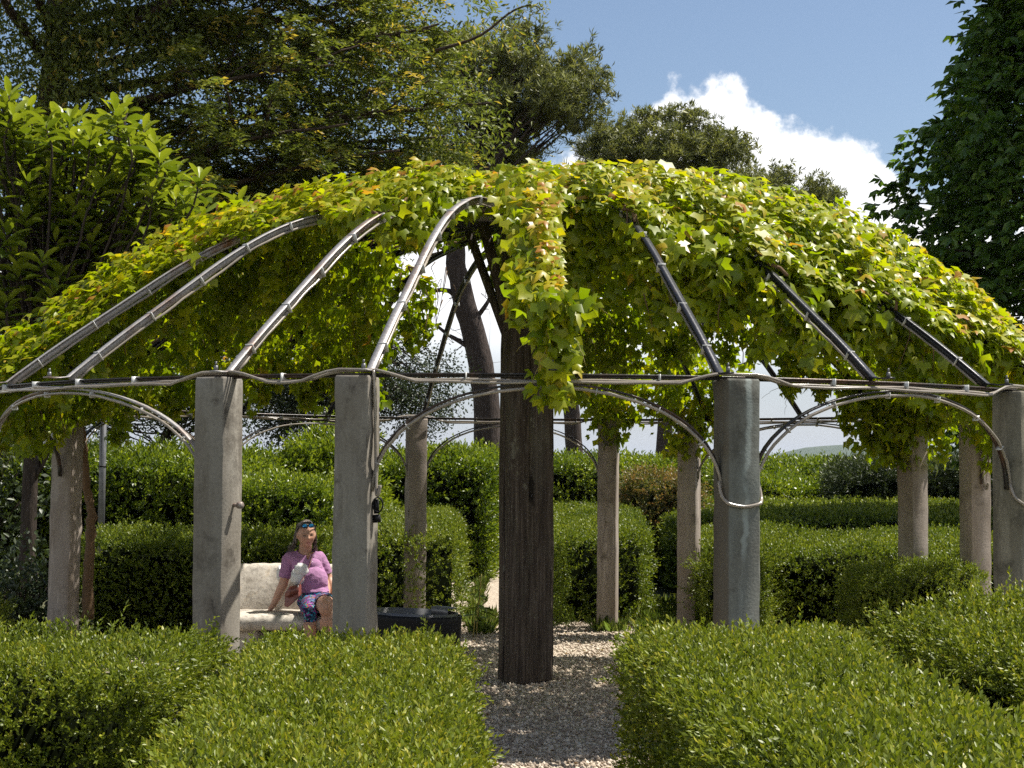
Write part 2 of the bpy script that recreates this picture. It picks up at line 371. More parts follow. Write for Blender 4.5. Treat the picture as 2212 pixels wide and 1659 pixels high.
# ------------------------------------------------------------------ leaves as real geometry
KITE = (np.array([(0, 0, 0), (-.5, .5, .10), (0, 1, .02), (.5, .5, .10)], float), np.array([(0, 2, 1), (0, 3, 2)]))
OVAL = (np.array([(0, 0, 0), (-.36, .28, .05), (-.46, .62, .07), (0, 1, -.05), (.46, .62, .07), (.36, .28, .05), (0, .5, -.02)], float),
        np.array([(0, 6, 1), (1, 6, 2), (2, 6, 3), (3, 6, 4), (4, 6, 5), (5, 6, 0)]))
# three- to five-lobed vine leaf
VINE = (np.array([(0, 0, 0), (-.44, -.13, -.06), (-.66, .40, -.14), (-.25, .47, .01), (0, 1.10, -.22), (.25, .47, .01), (.66, .40, -.14), (.44, -.13, -.06), (0, .30, .07)], float),
        np.array([(8, i + 1, i) for i in range(0, 7)] + [(8, 0, 7)]))
LONG = (np.array([(0, 0, 0), (-.30, .25, .05), (-.50, .55, .06), (-.32, .85, .0), (0, 1, -.08), (.32, .85, .0), (.5, .55, .06), (.30, .25, .05), (0, .3, -.02), (0, .62, -.02)], float),
        np.array([(0, 8, 1), (1, 8, 9), (1, 9, 2), (2, 9, 3), (3, 9, 4), (4, 9, 5), (5, 9, 6), (6, 9, 7), (7, 9, 8), (7, 8, 0)]))
def leaf_basis(T, N):
    T = unit(T); X = unit(np.cross(T, N)); N = np.cross(X, T); return X, T, N
def leaves(P, T, N, ln, wd, tint, tpl):
    """one big mesh from leaves at P pointing along T with face normal N"""
    X, T, N = leaf_basis(T, N); v, f = tpl; n = len(P); cup = np.random.default_rng(n).uniform(-.6, 2.6, n)
    ln = np.broadcast_to(ln, (n,)); wd = np.broadcast_to(wd, (n,))
    V = P[:, None] + X[:, None] * (v[None, :, 0, None] * wd[:, None, None]) + T[:, None] * (v[None, :, 1, None] * ln[:, None, None]) + N[:, None] * (v[None, :, 2, None] * (ln * cup)[:, None, None])
    F = (f[None] + (np.arange(n) * len(v))[:, None, None]).reshape(-1, 3)
    return V.reshape(-1, 3), F, np.clip(tint[:, None] + (.16 * (v[None, :, 1] - .45) + .05 * np.abs(v[None, :, 0])) * (tint[:, None] > .3), 0, 1).ravel()
def foliage(name, parent, mat, P, T, N, ln, wd, tint, tpl, picked=0, stuff=True, mask=None):
    """foliage of a plant: the `picked` leaves that show largest become objects of their own, the rest one mesh"""
    n = len(P); ln = np.broadcast_to(ln, (n,)).copy(); wd = np.broadcast_to(wd, (n,)).copy(); tint = np.clip(tint, 0, 1)
    sel = np.zeros(n, bool)
    if picked:
        px, py, d = project(P); X, T2, N2 = leaf_basis(T, N)
        view = unit(P - np.array([0, 0, EYE])); sc = ln / d * (.25 + np.abs((N2 * view).sum(1)))
        ok = (px > 15) & (px < 2197) & (py > 15) & (py < 1644) & (d > .5)
        if mask is not None: ok &= mask
        sc = np.where(ok, sc, -1); idx = np.argsort(-sc)[:picked]; idx = idx[sc[idx] > 0]; sel[idx] = True
        protos = []
        for k in range(8):
            tv = (k + .5) / 8
            protos.append(mesh_np("leaf", tpl[0], tpl[1], mat, tint=np.clip(tv + (.16 * (tpl[0][:, 1] - .45) + .05 * np.abs(tpl[0][:, 0])) * (tv > .3), 0, 1)))
        inv = Matrix.Translation(-wtrans(parent))
        for i in idx:
            o = bpy.data.objects.new("leaf", protos[min(7, int(tint[i] * 8))]); C.objects.link(o); o.parent = parent
            o.matrix_parent_inverse = inv
            mm = Matrix((tuple(X[i] * wd[i]), tuple(T2[i] * ln[i]), tuple(N2[i] * ln[i]))).transposed().to_4x4(); mm.translation = tuple(P[i])
            o.matrix_basis = mm
    k = ~sel
    if not k.any(): return None
    V, F, tt = leaves(P[k], T[k], N[k], ln[k], wd[k], tint[k], tpl)
    o = link(name, mesh_np(name, V, F, mat, tint=tt), parent)
    if stuff: o["kind"] = "stuff"
    return o

def shoots(P, D, rng, nl=8, length=.10, leaf=.026, spread=.75):
    """leafy shoots: leaf base points, directions and normals along short stems at P growing along D"""
    n = len(P); D = unit(D); ref = rng.normal(size=(n, 3)); A = unit(np.cross(D, ref)); B = np.cross(D, A)
    t = (np.arange(nl) + .6) / nl
    ang = (np.arange(nl) * 2.2)[None] + rng.uniform(0, 6.28, (n, 1)) + rng.normal(0, .35, (n, nl))
    L = length * rng.uniform(.55, 1.25, (n, 1))
    base = P[:, None] + D[:, None] * (L * t[None])[..., None]
    rad = A[:, None] * np.cos(ang)[..., None] + B[:, None] * np.sin(ang)[..., None]
    sp = spread * (1.25 - .75 * t)[None, :, None]
    T = unit(D[:, None] * 1.0 + rad * sp * 1.3 + rng.normal(0, .16, (n, nl, 3)))
    N = unit(D[:, None] - T * (D[:, None] * T).sum(-1, keepdims=True) + .35 * rng.normal(size=(n, nl, 3)))
    ln = leaf * rng.uniform(.65, 1.2, (n, nl)) * (1 - .25 * t)[None]
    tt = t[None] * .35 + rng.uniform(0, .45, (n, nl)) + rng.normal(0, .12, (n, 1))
    return base.reshape(-1, 3), T.reshape(-1, 3), N.reshape(-1, 3), ln.ravel(), tt.ravel()

def hedge(name, label, cat, corners, ztop, dens=1500, leaf=.026, aspect=.42, nl=8, length=.09, mat="box", bump=.05, seed=1, picked=0, core_in=.11,
          side=1.0, back=.2, tall=.01, tpl=KITE, group=None, round_=.12, tint0=.1, base=0.0):
    """a clipped hedge over four footprint corners (near-left, near-right, far-right, far-left)"""
    rng = np.random.default_rng(seed); c = np.array(corners, float); zt = np.broadcast_to(np.asarray(ztop, float), (4,))
    ctr = c.mean(0); root = empty(name, (ctr[0], ctr[1], base), label, cat, group)
    def bil(u, v):
        w = np.stack([(1 - u) * (1 - v), u * (1 - v), u * v, (1 - u) * v], 1); return w @ c, w @ zt
    PP, DD = [], []
    area = .5 * abs(np.cross(c[2] - c[0], c[3] - c[1])); n = int(area * dens)
    u, v = rng.uniform(0, 1, n), rng.uniform(0, 1, n); xy, z = bil(u, v)
    q = np.column_stack([xy, z]); eu = np.minimum(u, 1 - u); ev = np.minimum(v, 1 - v)
    W = np.linalg.norm(c[1] - c[0] + c[2] - c[3]) / 2; Lh = np.linalg.norm(c[3] - c[0] + c[2] - c[1]) / 2
    ed = np.minimum(eu * W, ev * Lh)
    q[:, 2] += bump * smooth_noise(q, 2.2, seed) - round_ * np.clip(1 - ed / .18, 0, 1) ** 2 - rng.uniform(0, .07, n)
    out = np.column_stack([xy - ctr, np.zeros(n)]); out = unit(out)
    kp = rng.uniform(size=n) < np.clip(.86 + .5 * smooth_noise(q, 3.6, seed + 71), .3, 1); q, xy, ed, u, v = q[kp], xy[kp], ed[kp], u[kp], v[kp]; n = len(q); out = out[kp]; q[:, 2] += .02 * smooth_noise(q, 6, seed + 72)
    PP.append(q); DD.append(np.array([0, 0, 1.]) + .38 * rng.normal(size=(n, 3)) * [1, 1, .4] + out * (.8 * np.clip(1 - ed / .2, 0, 1))[:, None])
    for k in range(4):
        a, b = c[k], c[(k + 1) % 4]; za, zb = zt[k], zt[(k + 1) % 4]; Lk = np.linalg.norm(b - a)
        nrm = np.array([(b - a)[1], -(b - a)[0], 0]) / Lk
        if nrm[:2] @ ((a + b) / 2 - ctr) < 0: nrm = -nrm
        vis = nrm[:2] @ ((a + b) / 2) < 0        # faces the camera
        m_ = int(Lk * (za + zb) / 2 * dens * side * (1 if vis else back))
        s_, h_ = rng.uniform(0, 1, m_), rng.uniform(.02, 1, m_)
        P_ = np.column_stack([a + (b - a) * s_[:, None], (base + (za + (zb - za) * s_ - base) * h_)])
        pn = smooth_noise(P_, 4.5, seed + 60 + k); kp = rng.uniform(size=m_) < np.clip(.86 + .5 * pn, .5, 1); P_, s_, h_, pn = P_[kp], s_[kp], h_[kp], pn[kp]; m_ = len(P_)
        P_ += nrm * (.045 * pn + bump * smooth_noise(P_, 2.4, seed + k + 5) - .15 * rng.uniform(0, 1, m_) ** 1.6 - round_ * .8 * np.clip((h_ - .9) / .1, 0, 1) ** 2)[:, None]
        PP.append(P_); DD.append(nrm * .85 + np.array([0, 0, .55]) + .45 * rng.normal(size=(m_, 3)))
    P, D = np.vstack(PP), np.vstack(DD)
    if tall > 0:
        k = rng.uniform(size=len(P)) < tall; P[k] += unit(D[k]) * rng.uniform(.03, .11, (k.sum(), 1))
    B_, T_, N_2, ln, tt = shoots(P, D, rng, nl, length, leaf)
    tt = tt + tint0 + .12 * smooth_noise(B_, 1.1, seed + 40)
    tt[rng.uniform(size=len(tt)) < .006] = 1
    # inner body
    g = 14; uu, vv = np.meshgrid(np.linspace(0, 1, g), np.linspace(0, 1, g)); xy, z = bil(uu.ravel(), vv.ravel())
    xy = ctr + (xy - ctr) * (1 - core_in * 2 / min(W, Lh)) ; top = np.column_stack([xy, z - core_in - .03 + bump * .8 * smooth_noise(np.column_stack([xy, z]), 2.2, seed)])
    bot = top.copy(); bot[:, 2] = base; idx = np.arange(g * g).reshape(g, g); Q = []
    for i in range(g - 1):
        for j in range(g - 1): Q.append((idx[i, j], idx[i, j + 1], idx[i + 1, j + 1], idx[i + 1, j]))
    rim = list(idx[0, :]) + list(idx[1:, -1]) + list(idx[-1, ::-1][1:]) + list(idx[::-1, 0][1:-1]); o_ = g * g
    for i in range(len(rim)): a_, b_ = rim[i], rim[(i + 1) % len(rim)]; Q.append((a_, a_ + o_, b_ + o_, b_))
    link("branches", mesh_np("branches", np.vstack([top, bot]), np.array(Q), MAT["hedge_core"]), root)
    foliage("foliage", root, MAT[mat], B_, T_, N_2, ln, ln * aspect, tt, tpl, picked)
    return root

# ------------------------------------------------------------------ ground, hill
def ground():
    xs = np.concatenate([np.linspace(-7900, -60, 14), np.linspace(-40, 40, 21), np.linspace(60, 7900, 14)]); ys = np.concatenate([np.linspace(-800, -20, 8), np.linspace(-10, 60, 24), np.linspace(90, 8000, 16)])
    X, Y = np.meshgrid(xs, ys); Z = np.full_like(X, -.004); Z[Y > 60] = -8 - (Y[Y > 60] - 60) * .004
    V = np.column_stack([X.ravel(), Y.ravel(), Z.ravel()]); w = len(xs); i = np.arange(len(ys) - 1)[:, None] * w + np.arange(w - 1)[None]
    Q = np.stack([i, i + 1, i + 1 + w, i + w], -1).reshape(-1, 4)
    tag(link("ground", mesh_np("ground", V, Q, MAT["soil"])), "dark garden soil and thin grass under the hedges", "ground", kind="structure")
    # gravel court under the pergola and the path that leads away from it
    g = MB(); a = np.linspace(0, 2 * math.pi, 65)[:-1]; cx, cy, rr = .13, 13.25, 5.0
    V = np.vstack([[(cx, cy, 0.004)], np.column_stack([cx + rr * np.cos(a), cy + rr * np.sin(a), np.full(64, .004)])])
    g.add(V, T=[(0, 1 + k, 1 + (k + 1) % 64) for k in range(64)])
    tag(link("gravel_court", g.mesh("gravel_court", MAT["gravel"])), "pale gravel floor under the domed pergola", "gravel", kind="structure")
    g = MB(); g.add([(-.9, 3, .008), (1.2, 3, .008), (1.2, 9, .008), (-.9, 9, .008)], [(0, 1, 2, 3)])
    g.add([(-.75, 17.6, .008), (.9, 17.6, .008), (1.2, 34, .008), (-1.2, 34, .008)], [(0, 1, 2, 3)])
    tag(link("gravel_path", g.mesh("gravel_path", MAT["gravel"])), "gravel path running away between the clipped hedges", "path", kind="structure")
ground()
def hills():
    rng = np.random.default_rng(3); n, m = 120, 14; Y0 = 2600
    x = np.linspace(-2600, 2600, n); prof = np.interp(x, [-2600, -900, -560, -300, 100, 380, 480, 560, 640, 720, 900, 1400, 2600], [24, 18, 4, -4, -10, -8, 10, 30, 46, 51, 52, 45, 34]) + 2 * np.sin(x * .021) + 1.4 * np.sin(x * .063 + 1)
    V = []
    for j in range(m):
        t = j / (m - 1); w = math.sin(t * math.pi / 2)
        for i in range(n): V.append((x[i], Y0 + t * 900, -25 + (prof[i] + 27) * w + (rng.normal() * 1.2 if j else 0)))
    Q = [(j * n + i, j * n + i + 1, (j + 1) * n + i + 1, (j + 1) * n + i) for j in range(m - 1) for i in range(n - 1)]
    tag(link("hill", mesh_np("hill", V, np.array(Q), MAT["hill"], smooth=True)), "distant wooded hill above the hedges at the right", "hill", kind="structure")
hills()
def pebbles():
    rng = np.random.default_rng(12); n = 20000
    y = 8.8 + 11 * rng.uniform(size=n) ** 1.3; x = rng.uniform(-.9, 1.35, n)
    P = np.column_stack([x, y, .008 + rng.uniform(-.004, .006, n)]); s = rng.uniform(.007, .019, n)
    o = np.array([(1, 0, 0), (-1, 0, 0), (0, 1, 0), (0, -1, 0), (0, 0, .8), (0, 0, -.8)]); f = np.array([(0, 2, 4), (2, 1, 4), (1, 3, 4), (3, 0, 4), (2, 0, 5), (1, 2, 5), (3, 1, 5), (0, 3, 5)])
    a = rng.uniform(0, 6.28, n); ca, sa = np.cos(a), np.sin(a); v = o[None] * (1 + .45 * rng.normal(size=(n, 6, 1))).clip(.4, 1.7)
    v = np.stack([v[..., 0] * ca[:, None] - v[..., 1] * sa[:, None], v[..., 0] * sa[:, None] + v[..., 1] * ca[:, None], v[..., 2] + .25 * v[..., 0] * rng.normal(size=(n, 1))], -1)
    V = (P[:, None] + v * s[:, None, None]).reshape(-1, 3); F = (f[None] + (np.arange(n) * 6)[:, None, None]).reshape(-1, 3)
    tag(link("gravel", mesh_np("gravel", V, F, MAT["pebble"], tint=np.repeat(rng.uniform(0, 1, n), 6))), "loose pale gravel stones on the path and court", "gravel", kind="stuff")
pebbles()

# ------------------------------------------------------------------ pergola
CX, CY, RAD, PTOP = .13, 13.25, 4.25, 2.253
PR = np.array([0, .5, 1.09, 1.88, 2.52, 2.98, 3.51, 3.99, 4.25]); PZ = np.array([3.80, 3.79, 3.75, 3.67, 3.47, 3.22, 2.84, 2.50, 2.29])
def prof(r): 
    return np.interp(r, PR, PZ)
def ring(deg, r=RAD, z=0.0):
    return Vector((CX + r * math.cos(R(deg)), CY + r * math.sin(R(deg)), z))
pergola = empty("pergola", (CX, CY, 0), "round domed garden pergola of concrete pillars and curved iron ribs round a dark timber post", "pergola")
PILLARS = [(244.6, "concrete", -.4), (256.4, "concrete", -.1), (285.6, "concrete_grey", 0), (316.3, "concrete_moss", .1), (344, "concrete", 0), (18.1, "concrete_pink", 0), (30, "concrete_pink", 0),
           (65.7, "concrete_pink", 0), (77.6, "concrete_pink", 0), (105.7, "concrete_pink", 0), (136.3, "concrete_pink", 0), (164.2, "concrete_pink", -.6), (198, "concrete", 0), (206.5, "concrete", 0)]
def pillar_mesh(mat, seed):
    rng = np.random.default_rng(seed); w, h, nz = .1, PTOP, 24; c = .006
    prof2 = np.array([(-w + c, -w), (w - c, -w), (w, -w + c), (w, w - c), (w - c, w), (-w + c, w), (-w, w - c), (-w, -w + c)]); V = []
    zs = np.concatenate([np.linspace(0, h - .015, nz), [h]])
    for i, z in enumerate(zs):
        s = 1 + (.02 if z < .5 else 0) * (1 - z / .5 if z < .5 else 0) - (.06 if i == nz else 0)
        ch = rng.normal(0, .0018, (8, 2)) + (rng.uniform(size=(8, 1)) < .08) * rng.normal(0, .006, (8, 2))
        V += [(x * s + a, y * s + b, z) for (x, y), (a, b) in zip(prof2, ch)]
    Q = [(i * 8 + j, i * 8 + (j + 1) % 8, (i + 1) * 8 + (j + 1) % 8, (i + 1) * 8 + j) for i in range(nz) for j in range(8)]
    return mesh_np("pillar", V, [np.array(Q), np.array([[nz * 8 + j for j in range(8)]])], MAT[mat])
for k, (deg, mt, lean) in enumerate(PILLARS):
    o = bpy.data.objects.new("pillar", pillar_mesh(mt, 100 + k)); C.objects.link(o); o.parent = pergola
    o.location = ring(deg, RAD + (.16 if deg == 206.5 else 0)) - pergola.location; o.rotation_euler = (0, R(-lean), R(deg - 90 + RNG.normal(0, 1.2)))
    if abs(deg - 285.6) < .1: o["label"] = "grey green pillar with a pale streak down its face"
    if abs(deg - 316.3) < .1: o["label"] = "mossy brown pillar with a cracked plaster patch"
# ring rail
def arc(a0, a1, r, z, n=None):
    n = n or max(3, int(abs(a1 - a0) / 2)); t = np.linspace(a0, a1, n); z = np.broadcast_to(z, (n,))
    return np.array([ring(a, r, zz) for a, zz in zip(t, z)])
b = MB(); pts = arc(0, 360, RAD - .02, PTOP + .012, 181); b.strip(pts, [(0, 0, 1)] * 181, .045, .010); b.strip(pts + [0, 0, -.011], unit(pts - np.array([CX, CY, PTOP])) * [1, 1, 0], .016, .008)
link("ring_rail", b.mesh("ring_rail", MAT["rail"]), pergola)
# ribs
RIBS = [257.4, 271.2, 284.2, 298, 312, 326, 340, 354, 8, 21.6, 35.5, 48.5, 63, 77, 91, 104.7, 118.8, 132.4, 146, 160, 174, 188, 201.6, 213.5, 226.5, 245.3]
def rib_line(deg, off=0.0, r0=.12, r1=4.25, n=44):
    r = np.linspace(r1, r0, n); z = prof(r)
    k = np.ones(5) / 5; zz = np.convolve(np.pad(z, 2, mode="edge"), k, "valid"); z = np.where((np.arange(n) < 2) | (np.arange(n) > n - 3), z, zz)
    dz = np.gradient(z, r); nn = unit(np.column_stack([-dz, np.ones(n)]))       # outward normal in (r,z)
    r = r + nn[:, 0] * off; z = z + nn[:, 1] * off
    c, s = math.cos(R(deg)), math.sin(R(deg))
    return np.column_stack([CX + r * c, CY + r * s, z]), np.column_stack([nn[:, 0] * c, nn[:, 0] * s, nn[:, 1]])
def rib_full(deg, sw=0):
    P, Nn = rib_line(deg)
    c, s = math.cos(R(deg)), math.sin(R(deg)); foot = np.array([[CX + (RAD + .16) * c, CY + (RAD + .16) * s, PTOP + .028], [CX + (RAD + .07) * c, CY + (RAD + .07) * s, PTOP + .028]])
    return np.vstack([foot, P]), np.vstack([[(0, 0, 1)] * 2, Nn])
for deg in RIBS:
    P, Nn = rib_full(deg); b = MB()
    b.strip(P, Nn, .048, .008)                                           # T section: flange and web
    b.strip(P[2:] - Nn[2:] * .024, np.cross(unit(np.gradient(P[2:], axis=0)), Nn[2:]), .040, .007)
    o = link("rib", b.mesh("rib", MAT["rib"] if 200 < deg < 262 else MAT["rib_dark"]), pergola)
    if 200 < deg < 262: o["label"] = "rusty grey iron rib"
    else: o["label"] = "black iron rib"
    bo = MB(); q = ring(deg, RAD + .13, PTOP + .05); bo.tube([q - Vector((0, 0, .02)), q + Vector((0, 0, .012))], .012, 6); bo.tube([q + Vector((0, 0, .012)), q + Vector((0, 0, .035))], .006, 6)
    link("bolt", bo.mesh("bolt", MAT["grey_metal"]), o)
# arches between neighbouring pillars
def arch_line(a0, a1, dr=0.0, zlow=1.63, ztop=2.215, n=33, inset=1.35):
    t = np.linspace(0, 1, n); al = a0 + inset + (a1 - a0 - 2 * inset) * (1 - np.cos(t * math.pi)) / 2; z = zlow + (ztop - zlow) * np.sin(t * math.pi) ** .92
    return np.array([ring(a, RAD + dr, zz) for a, zz in zip(al, z)])
ARCHES = [(206.5, 244.6), (256.4, 285.6), (285.6, 316.3), (316.3, 344), (344, 378.1), (30, 65.7), (77.6, 105.7), (105.7, 136.3), (136.3, 164.2), (164.2, 198)]
for a0, a1 in ARCHES:
    P = arch_line(a0, a1); Nn = unit(P - np.array([CX, CY, 0])) * [1, 1, 0]; b = MB()
    T = unit(np.gradient(P, axis=0)); b.strip(P, np.cross(T, unit(Nn)), .034, .012)
    o = link("arch", b.mesh("arch", MAT["rib"] if a0 == 206.5 else MAT["rail"]), pergola)
# centre post: four timbers round a core, struts up to the ribs
post = bpy.data.objects.new("centre_post", MB().box((0, 0, 1.85), (.24, .24, 3.7)).mesh("centre_post", MAT["timber"])); C.objects.link(post); post.parent = pergola; post.rotation_euler = (0, 0, R(14))
tm = bevel(MB().box((0, 0, 1.84), (.16, .16, 3.68)).mesh("timber", MAT["timber"]), .012, 2)
tm2 = bevel(MB().box((0, 0, 1.84), (.12, .06, 3.68)).mesh("timber", MAT["timber"]), .01, 2)
def knotty(me, seed):
    """uneven old timber: cut along its length and pushed about a little"""
    bm = bmesh.new(); bm.from_mesh(me); bmesh.ops.subdivide_edges(bm, edges=[e for e in bm.edges if abs(e.verts[0].co.z - e.verts[1].co.z) > 1], cuts=22); g = np.random.default_rng(seed)
    for v in bm.verts:
        if v.co.z > .02: v.co.x += g.normal(0, .0022) + .004 * math.sin(v.co.z * 2.3 + seed); v.co.y += g.normal(0, .0022) + .004 * math.sin(v.co.z * 1.7 + seed * 2); 
        if v.co.z < .12: v.co.x *= 1.03; v.co.y *= 1.03
        if g.uniform() < .05: v.co.x *= .95; v.co.y *= .95
    bm.to_mesh(me); bm.free(); return me
knotty(tm, 1); knotty(tm2, 2)
for (x, y, me) in ((-.112, -.115, tm), (.092, -.098, tm), (.105, .108, tm), (-.11, .105, tm), (-.012, -.152, tm2), (.182, .0, tm2)):
    o = bpy.data.objects.new("timber", me); C.objects.link(o); o.parent = post; o.location = (x, y, RNG.uniform(-.0, .03)); o.rotation_euler = (0, 0, R(RNG.normal(0, 1.5)) + (math.pi / 2 if x > .15 else 0))
for deg in np.arange(6) * 60 + 44.0:
    b = MB(); a_, c_ = ring(deg, .17, 2.78), ring(deg, .52, 3.70); X = np.column_stack([(0, 0, 0)] * 3)
    d_ = np.array(c_ - a_); T = d_ / np.linalg.norm(d_); P = np.linspace(a_, c_, 4); W = np.cross(T, (0, 0, 1)); b.strip(P, [np.cross(W, T)] * 4, .065, .06)
    link("strut", b.mesh("strut", MAT["timber"]), pergola)
# fixings on the pillars
q = at(500, 1091, CY + 4.25 * math.sin(R(244.6)) - .02); n_ = Vector((math.cos(R(334.6)), math.sin(R(334.6)), 0))
b = MB(); b.tube([q, q + n_ * .055], .011, 8); b.tube([q + n_ * .045, q + n_ * .075], .02, 8)
link("iron_stub", b.mesh("iron_stub", MAT["rib"]), pergola)

# ------------------------------------------------------------------ rope lights
def sag_rope(P, rad, rng, amp=.008):
    P = np.array(P); n = len(P); w = np.cumsum(rng.normal(size=(n, 3)) * amp, 0); w -= np.linspace(0, 1, n)[:, None] * w[-1]; return P + w * .4
def rope_ring():
    root = empty("rope_light", (CX, CY, PTOP), "clear rope lights tied along the ring rail and over the pillar tops", "rope light"); rng = np.random.default_rng(5)
    for s in range(2):
        al = np.linspace(0, 360, 361); z = np.full(361, PTOP - .022 - .012 * s)
        for deg, _, _ in PILLARS:
            d = np.abs((al - deg + 180) % 360 - 180); z = np.maximum(z, PTOP + .026 + .006 * s - .075 * np.clip((d - 1.6) / 3.4, 0, 1) ** 1.2)
        z += .003 * np.sin(np.radians(al) * 41 + s * 2) + .003 * np.sin(np.radians(al) * 17 + s)
        P = np.array([ring(a, RAD + .012 + .022 * s + .004 * math.sin(a), zz) for a, zz in zip(al, z)]); b = MB(); b.tube(P, .0085, 6, cap=False)
        link("tube", b.mesh("tube", MAT["rope"], True), root)
    for a in np.arange(2, 360, 7.3):
        if min(abs((a - d + 180) % 360 - 180) for d, _, _ in PILLARS) < 3: continue
        q = ring(a, RAD + .0, PTOP - .008); b = MB(); b.box(q, (.062, .005, .056), R(a)); link("cable_tie", b.mesh("cable_tie", MAT["tie"]), root)
rope_ring()
ARCH_NAMES = {206.5: "arch at the far left edge", 256.4: "wide arch in front of the centre post", 285.6: "front arch at the right", 77.6: "back arch behind the centre post", 105.7: "back arch behind the seated woman", 136.3: "back arch at the left", 30: "back arch at the right"}
for a0, a1 in ARCHES:
    if a0 not in ARCH_NAMES: continue
    rng = np.random.default_rng(int(a0)); P = sag_rope(arch_line(a0, a1, .028 if 200 < a0 < 330 else -.028, 1.60, 2.19, 40), .01, rng, .004)
    root = tag(bpy.data.objects.new("rope_light", None), "clear rope light tied along the " + ARCH_NAMES[a0], "rope light", "rope lights on the arches"); C.objects.link(root); root.location = tuple(P[20])
    b = MB(); b.tube(P, .0095, 6); link("tube", b.mesh("tube", MAT["rope"], True), root)
    for k in range(3, 38, 5):
        T = P[k + 1] - P[k - 1]; T /= np.linalg.norm(T); Nn = P[k] - np.array([CX, CY, P[k][2]]); Nn /= np.linalg.norm(Nn); X = np.column_stack([T, Nn, np.cross(T, Nn)])
        b = MB(); b.box(P[k] - Nn * .012 * (1 if 200 < a0 < 330 else -1), (.003, .042, .036), X=X); link("cable_tie", b.mesh("cable_tie", MAT["tie"]), root)
# rope that crosses the face of the grey green pillar between two arches, and the loop on the mossy pillar
def wrap(deg, z, label):
    rng = np.random.default_rng(int(deg)); o_ = ring(deg); rd = Vector((math.cos(R(deg)), math.sin(R(deg)), 0)); td = Vector((-rd.y, rd.x, 0))
    P = [o_ - td * .118 + rd * .03 + Vector((0, 0, z + .12)), o_ - td * .118 + rd * .06 + Vector((0, 0, z + .04)), o_ - td * .10 + rd * .118 + Vector((0, 0, z - .005)), o_ + rd * .122 + Vector((0, 0, z - .022)), o_ + td * .10 + rd * .118 + Vector((0, 0, z - .002)), o_ + td * .122 + rd * .07 + Vector((0, 0, z + .03)), o_ + td * .12 + rd * .02 + Vector((0, 0, z + .14))]
    P = np.array(P); t = np.linspace(0, 6, 31); Pi = np.column_stack([np.interp(t, range(7), P[:, k]) for k in range(3)])
    for _ in range(3): Pi[1:-1] = (Pi[:-2] + 2 * Pi[1:-1] + Pi[2:]) / 4
    b = MB(); b.tube(Pi, .010, 6); tag(link("rope_light", b.mesh("rope_light", MAT["rope"], True)), label, "rope light", "rope lights looped round pillars")
wrap(285.6, 1.555, "pale rope light looped across the face of the grey green pillar")
wrap(316.3, 1.54, "pale rope light looped across the mossy pillar at the right edge")
RIBN = {213.5: "leftmost bare rib", 226.5: "second bare rib from the left", 245.3: "third bare rib, above the left front pillar", 257.4: "tall bare rib left of the centre post", 284.2: "black rib above the grey green pillar", 298: "black rib halfway to the right pillar", 312: "black rib above the mossy right pillar", 104.7: "thin back rib left of the centre post"}
for deg, nm in RIBN.items():
    P, Nn = rib_line(deg, -.052, .9 if deg > 200 else .4, 4.2); rng = np.random.default_rng(int(deg)); P = sag_rope(P, .01, rng, .006)
    root = tag(bpy.data.objects.new("rope_light", None), "clear rope light tied under the " + nm, "rope light", "rope lights under the ribs"); C.objects.link(root); root.location = tuple(P[10])
    b = MB(); b.tube(P, .009, 6); link("tube", b.mesh("tube", MAT["rope"], True), root)
    for k in range(2, len(P) - 4, 5):
        T = P[k + 1] - P[k - 1]; T /= np.linalg.norm(T); X = np.column_stack([T, np.cross(Nn[k], T), Nn[k]])
        b = MB(); b.box(P[k] + Nn[k] * .028, (.0035, .053, .066), X=X); link("cable_tie", b.mesh("cable_tie", MAT["tie"]), root)
# plug on the second pillar
q = ring(256.4) + Vector((math.cos(R(346.4)), math.sin(R(346.4)), 0)) * .115 + Vector((0, 0, 1.50))
pl = empty("power_plug", q, "black plug and socket hanging on the pillar beside the woman", "plug")
b = MB(); b.tube([q + Vector((0, 0, .06)), q + Vector((0.005, 0, -.02))], .016, 8); b.tube([q + Vector((0.005, 0, -.025)), q + Vector((.008, 0, -.07))], .022, 8); link("plug_body", b.mesh("plug_body", MAT["black_plastic"]), pl)
b = MB(); t = np.linspace(0, 6.28, 20); b.tube(np.column_stack([q.x + .012 + .028 * np.cos(t), np.full(20, q.y - .012), q.z + .03 + .04 * np.sin(t)]), .005, 5); link("cord", b.mesh("cord", MAT["black_plastic"]), pl)
# hose loops down the inner side of pillars B
def drop_rope(deg, label, side=1):
    o_ = ring(deg); rd = Vector((math.cos(R(deg)), math.sin(R(deg)), 0)); td = Vector((-rd.y, rd.x, 0)) * side
    P = [o_ + td * .1 + rd * .02 + Vector((0, 0, PTOP + .03)), o_ + td * .112 + rd * .03 + Vector((0, 0, 2.15)), o_ + td * .113 + rd * .0 + Vector((0, 0, 1.85)), o_ + td * .118 + rd * .01 + Vector((0, 0, 1.62)), o_ + td * .135 + rd * .03 + Vector((0, 0, 1.57)), o_ + td * .15 + rd * .03 + Vector((0, 0, 1.64))]
    P = np.array(P); t = np.linspace(0, 5, 26); Pi = np.column_stack([np.interp(t, range(6), P[:, k]) for k in range(3)])
    for _ in range(3): Pi[1:-1] = (Pi[:-2] + 2 * Pi[1:-1] + Pi[2:]) / 4
    b = MB(); b.tube(Pi, .0095, 6); b.tube(Pi + [0, -.02, 0], .0095, 6); tag(link("rope_light", b.mesh("rope_light", MAT["rope"], True)), label, "rope light", "rope lights hanging down pillars")
drop_rope(256.4, "doubled clear rope light hanging down the side of the pillar beside the woman")
drop_rope(18.1, "clear rope light hanging in a loop on the slim pinkish pillar at the right", -1)
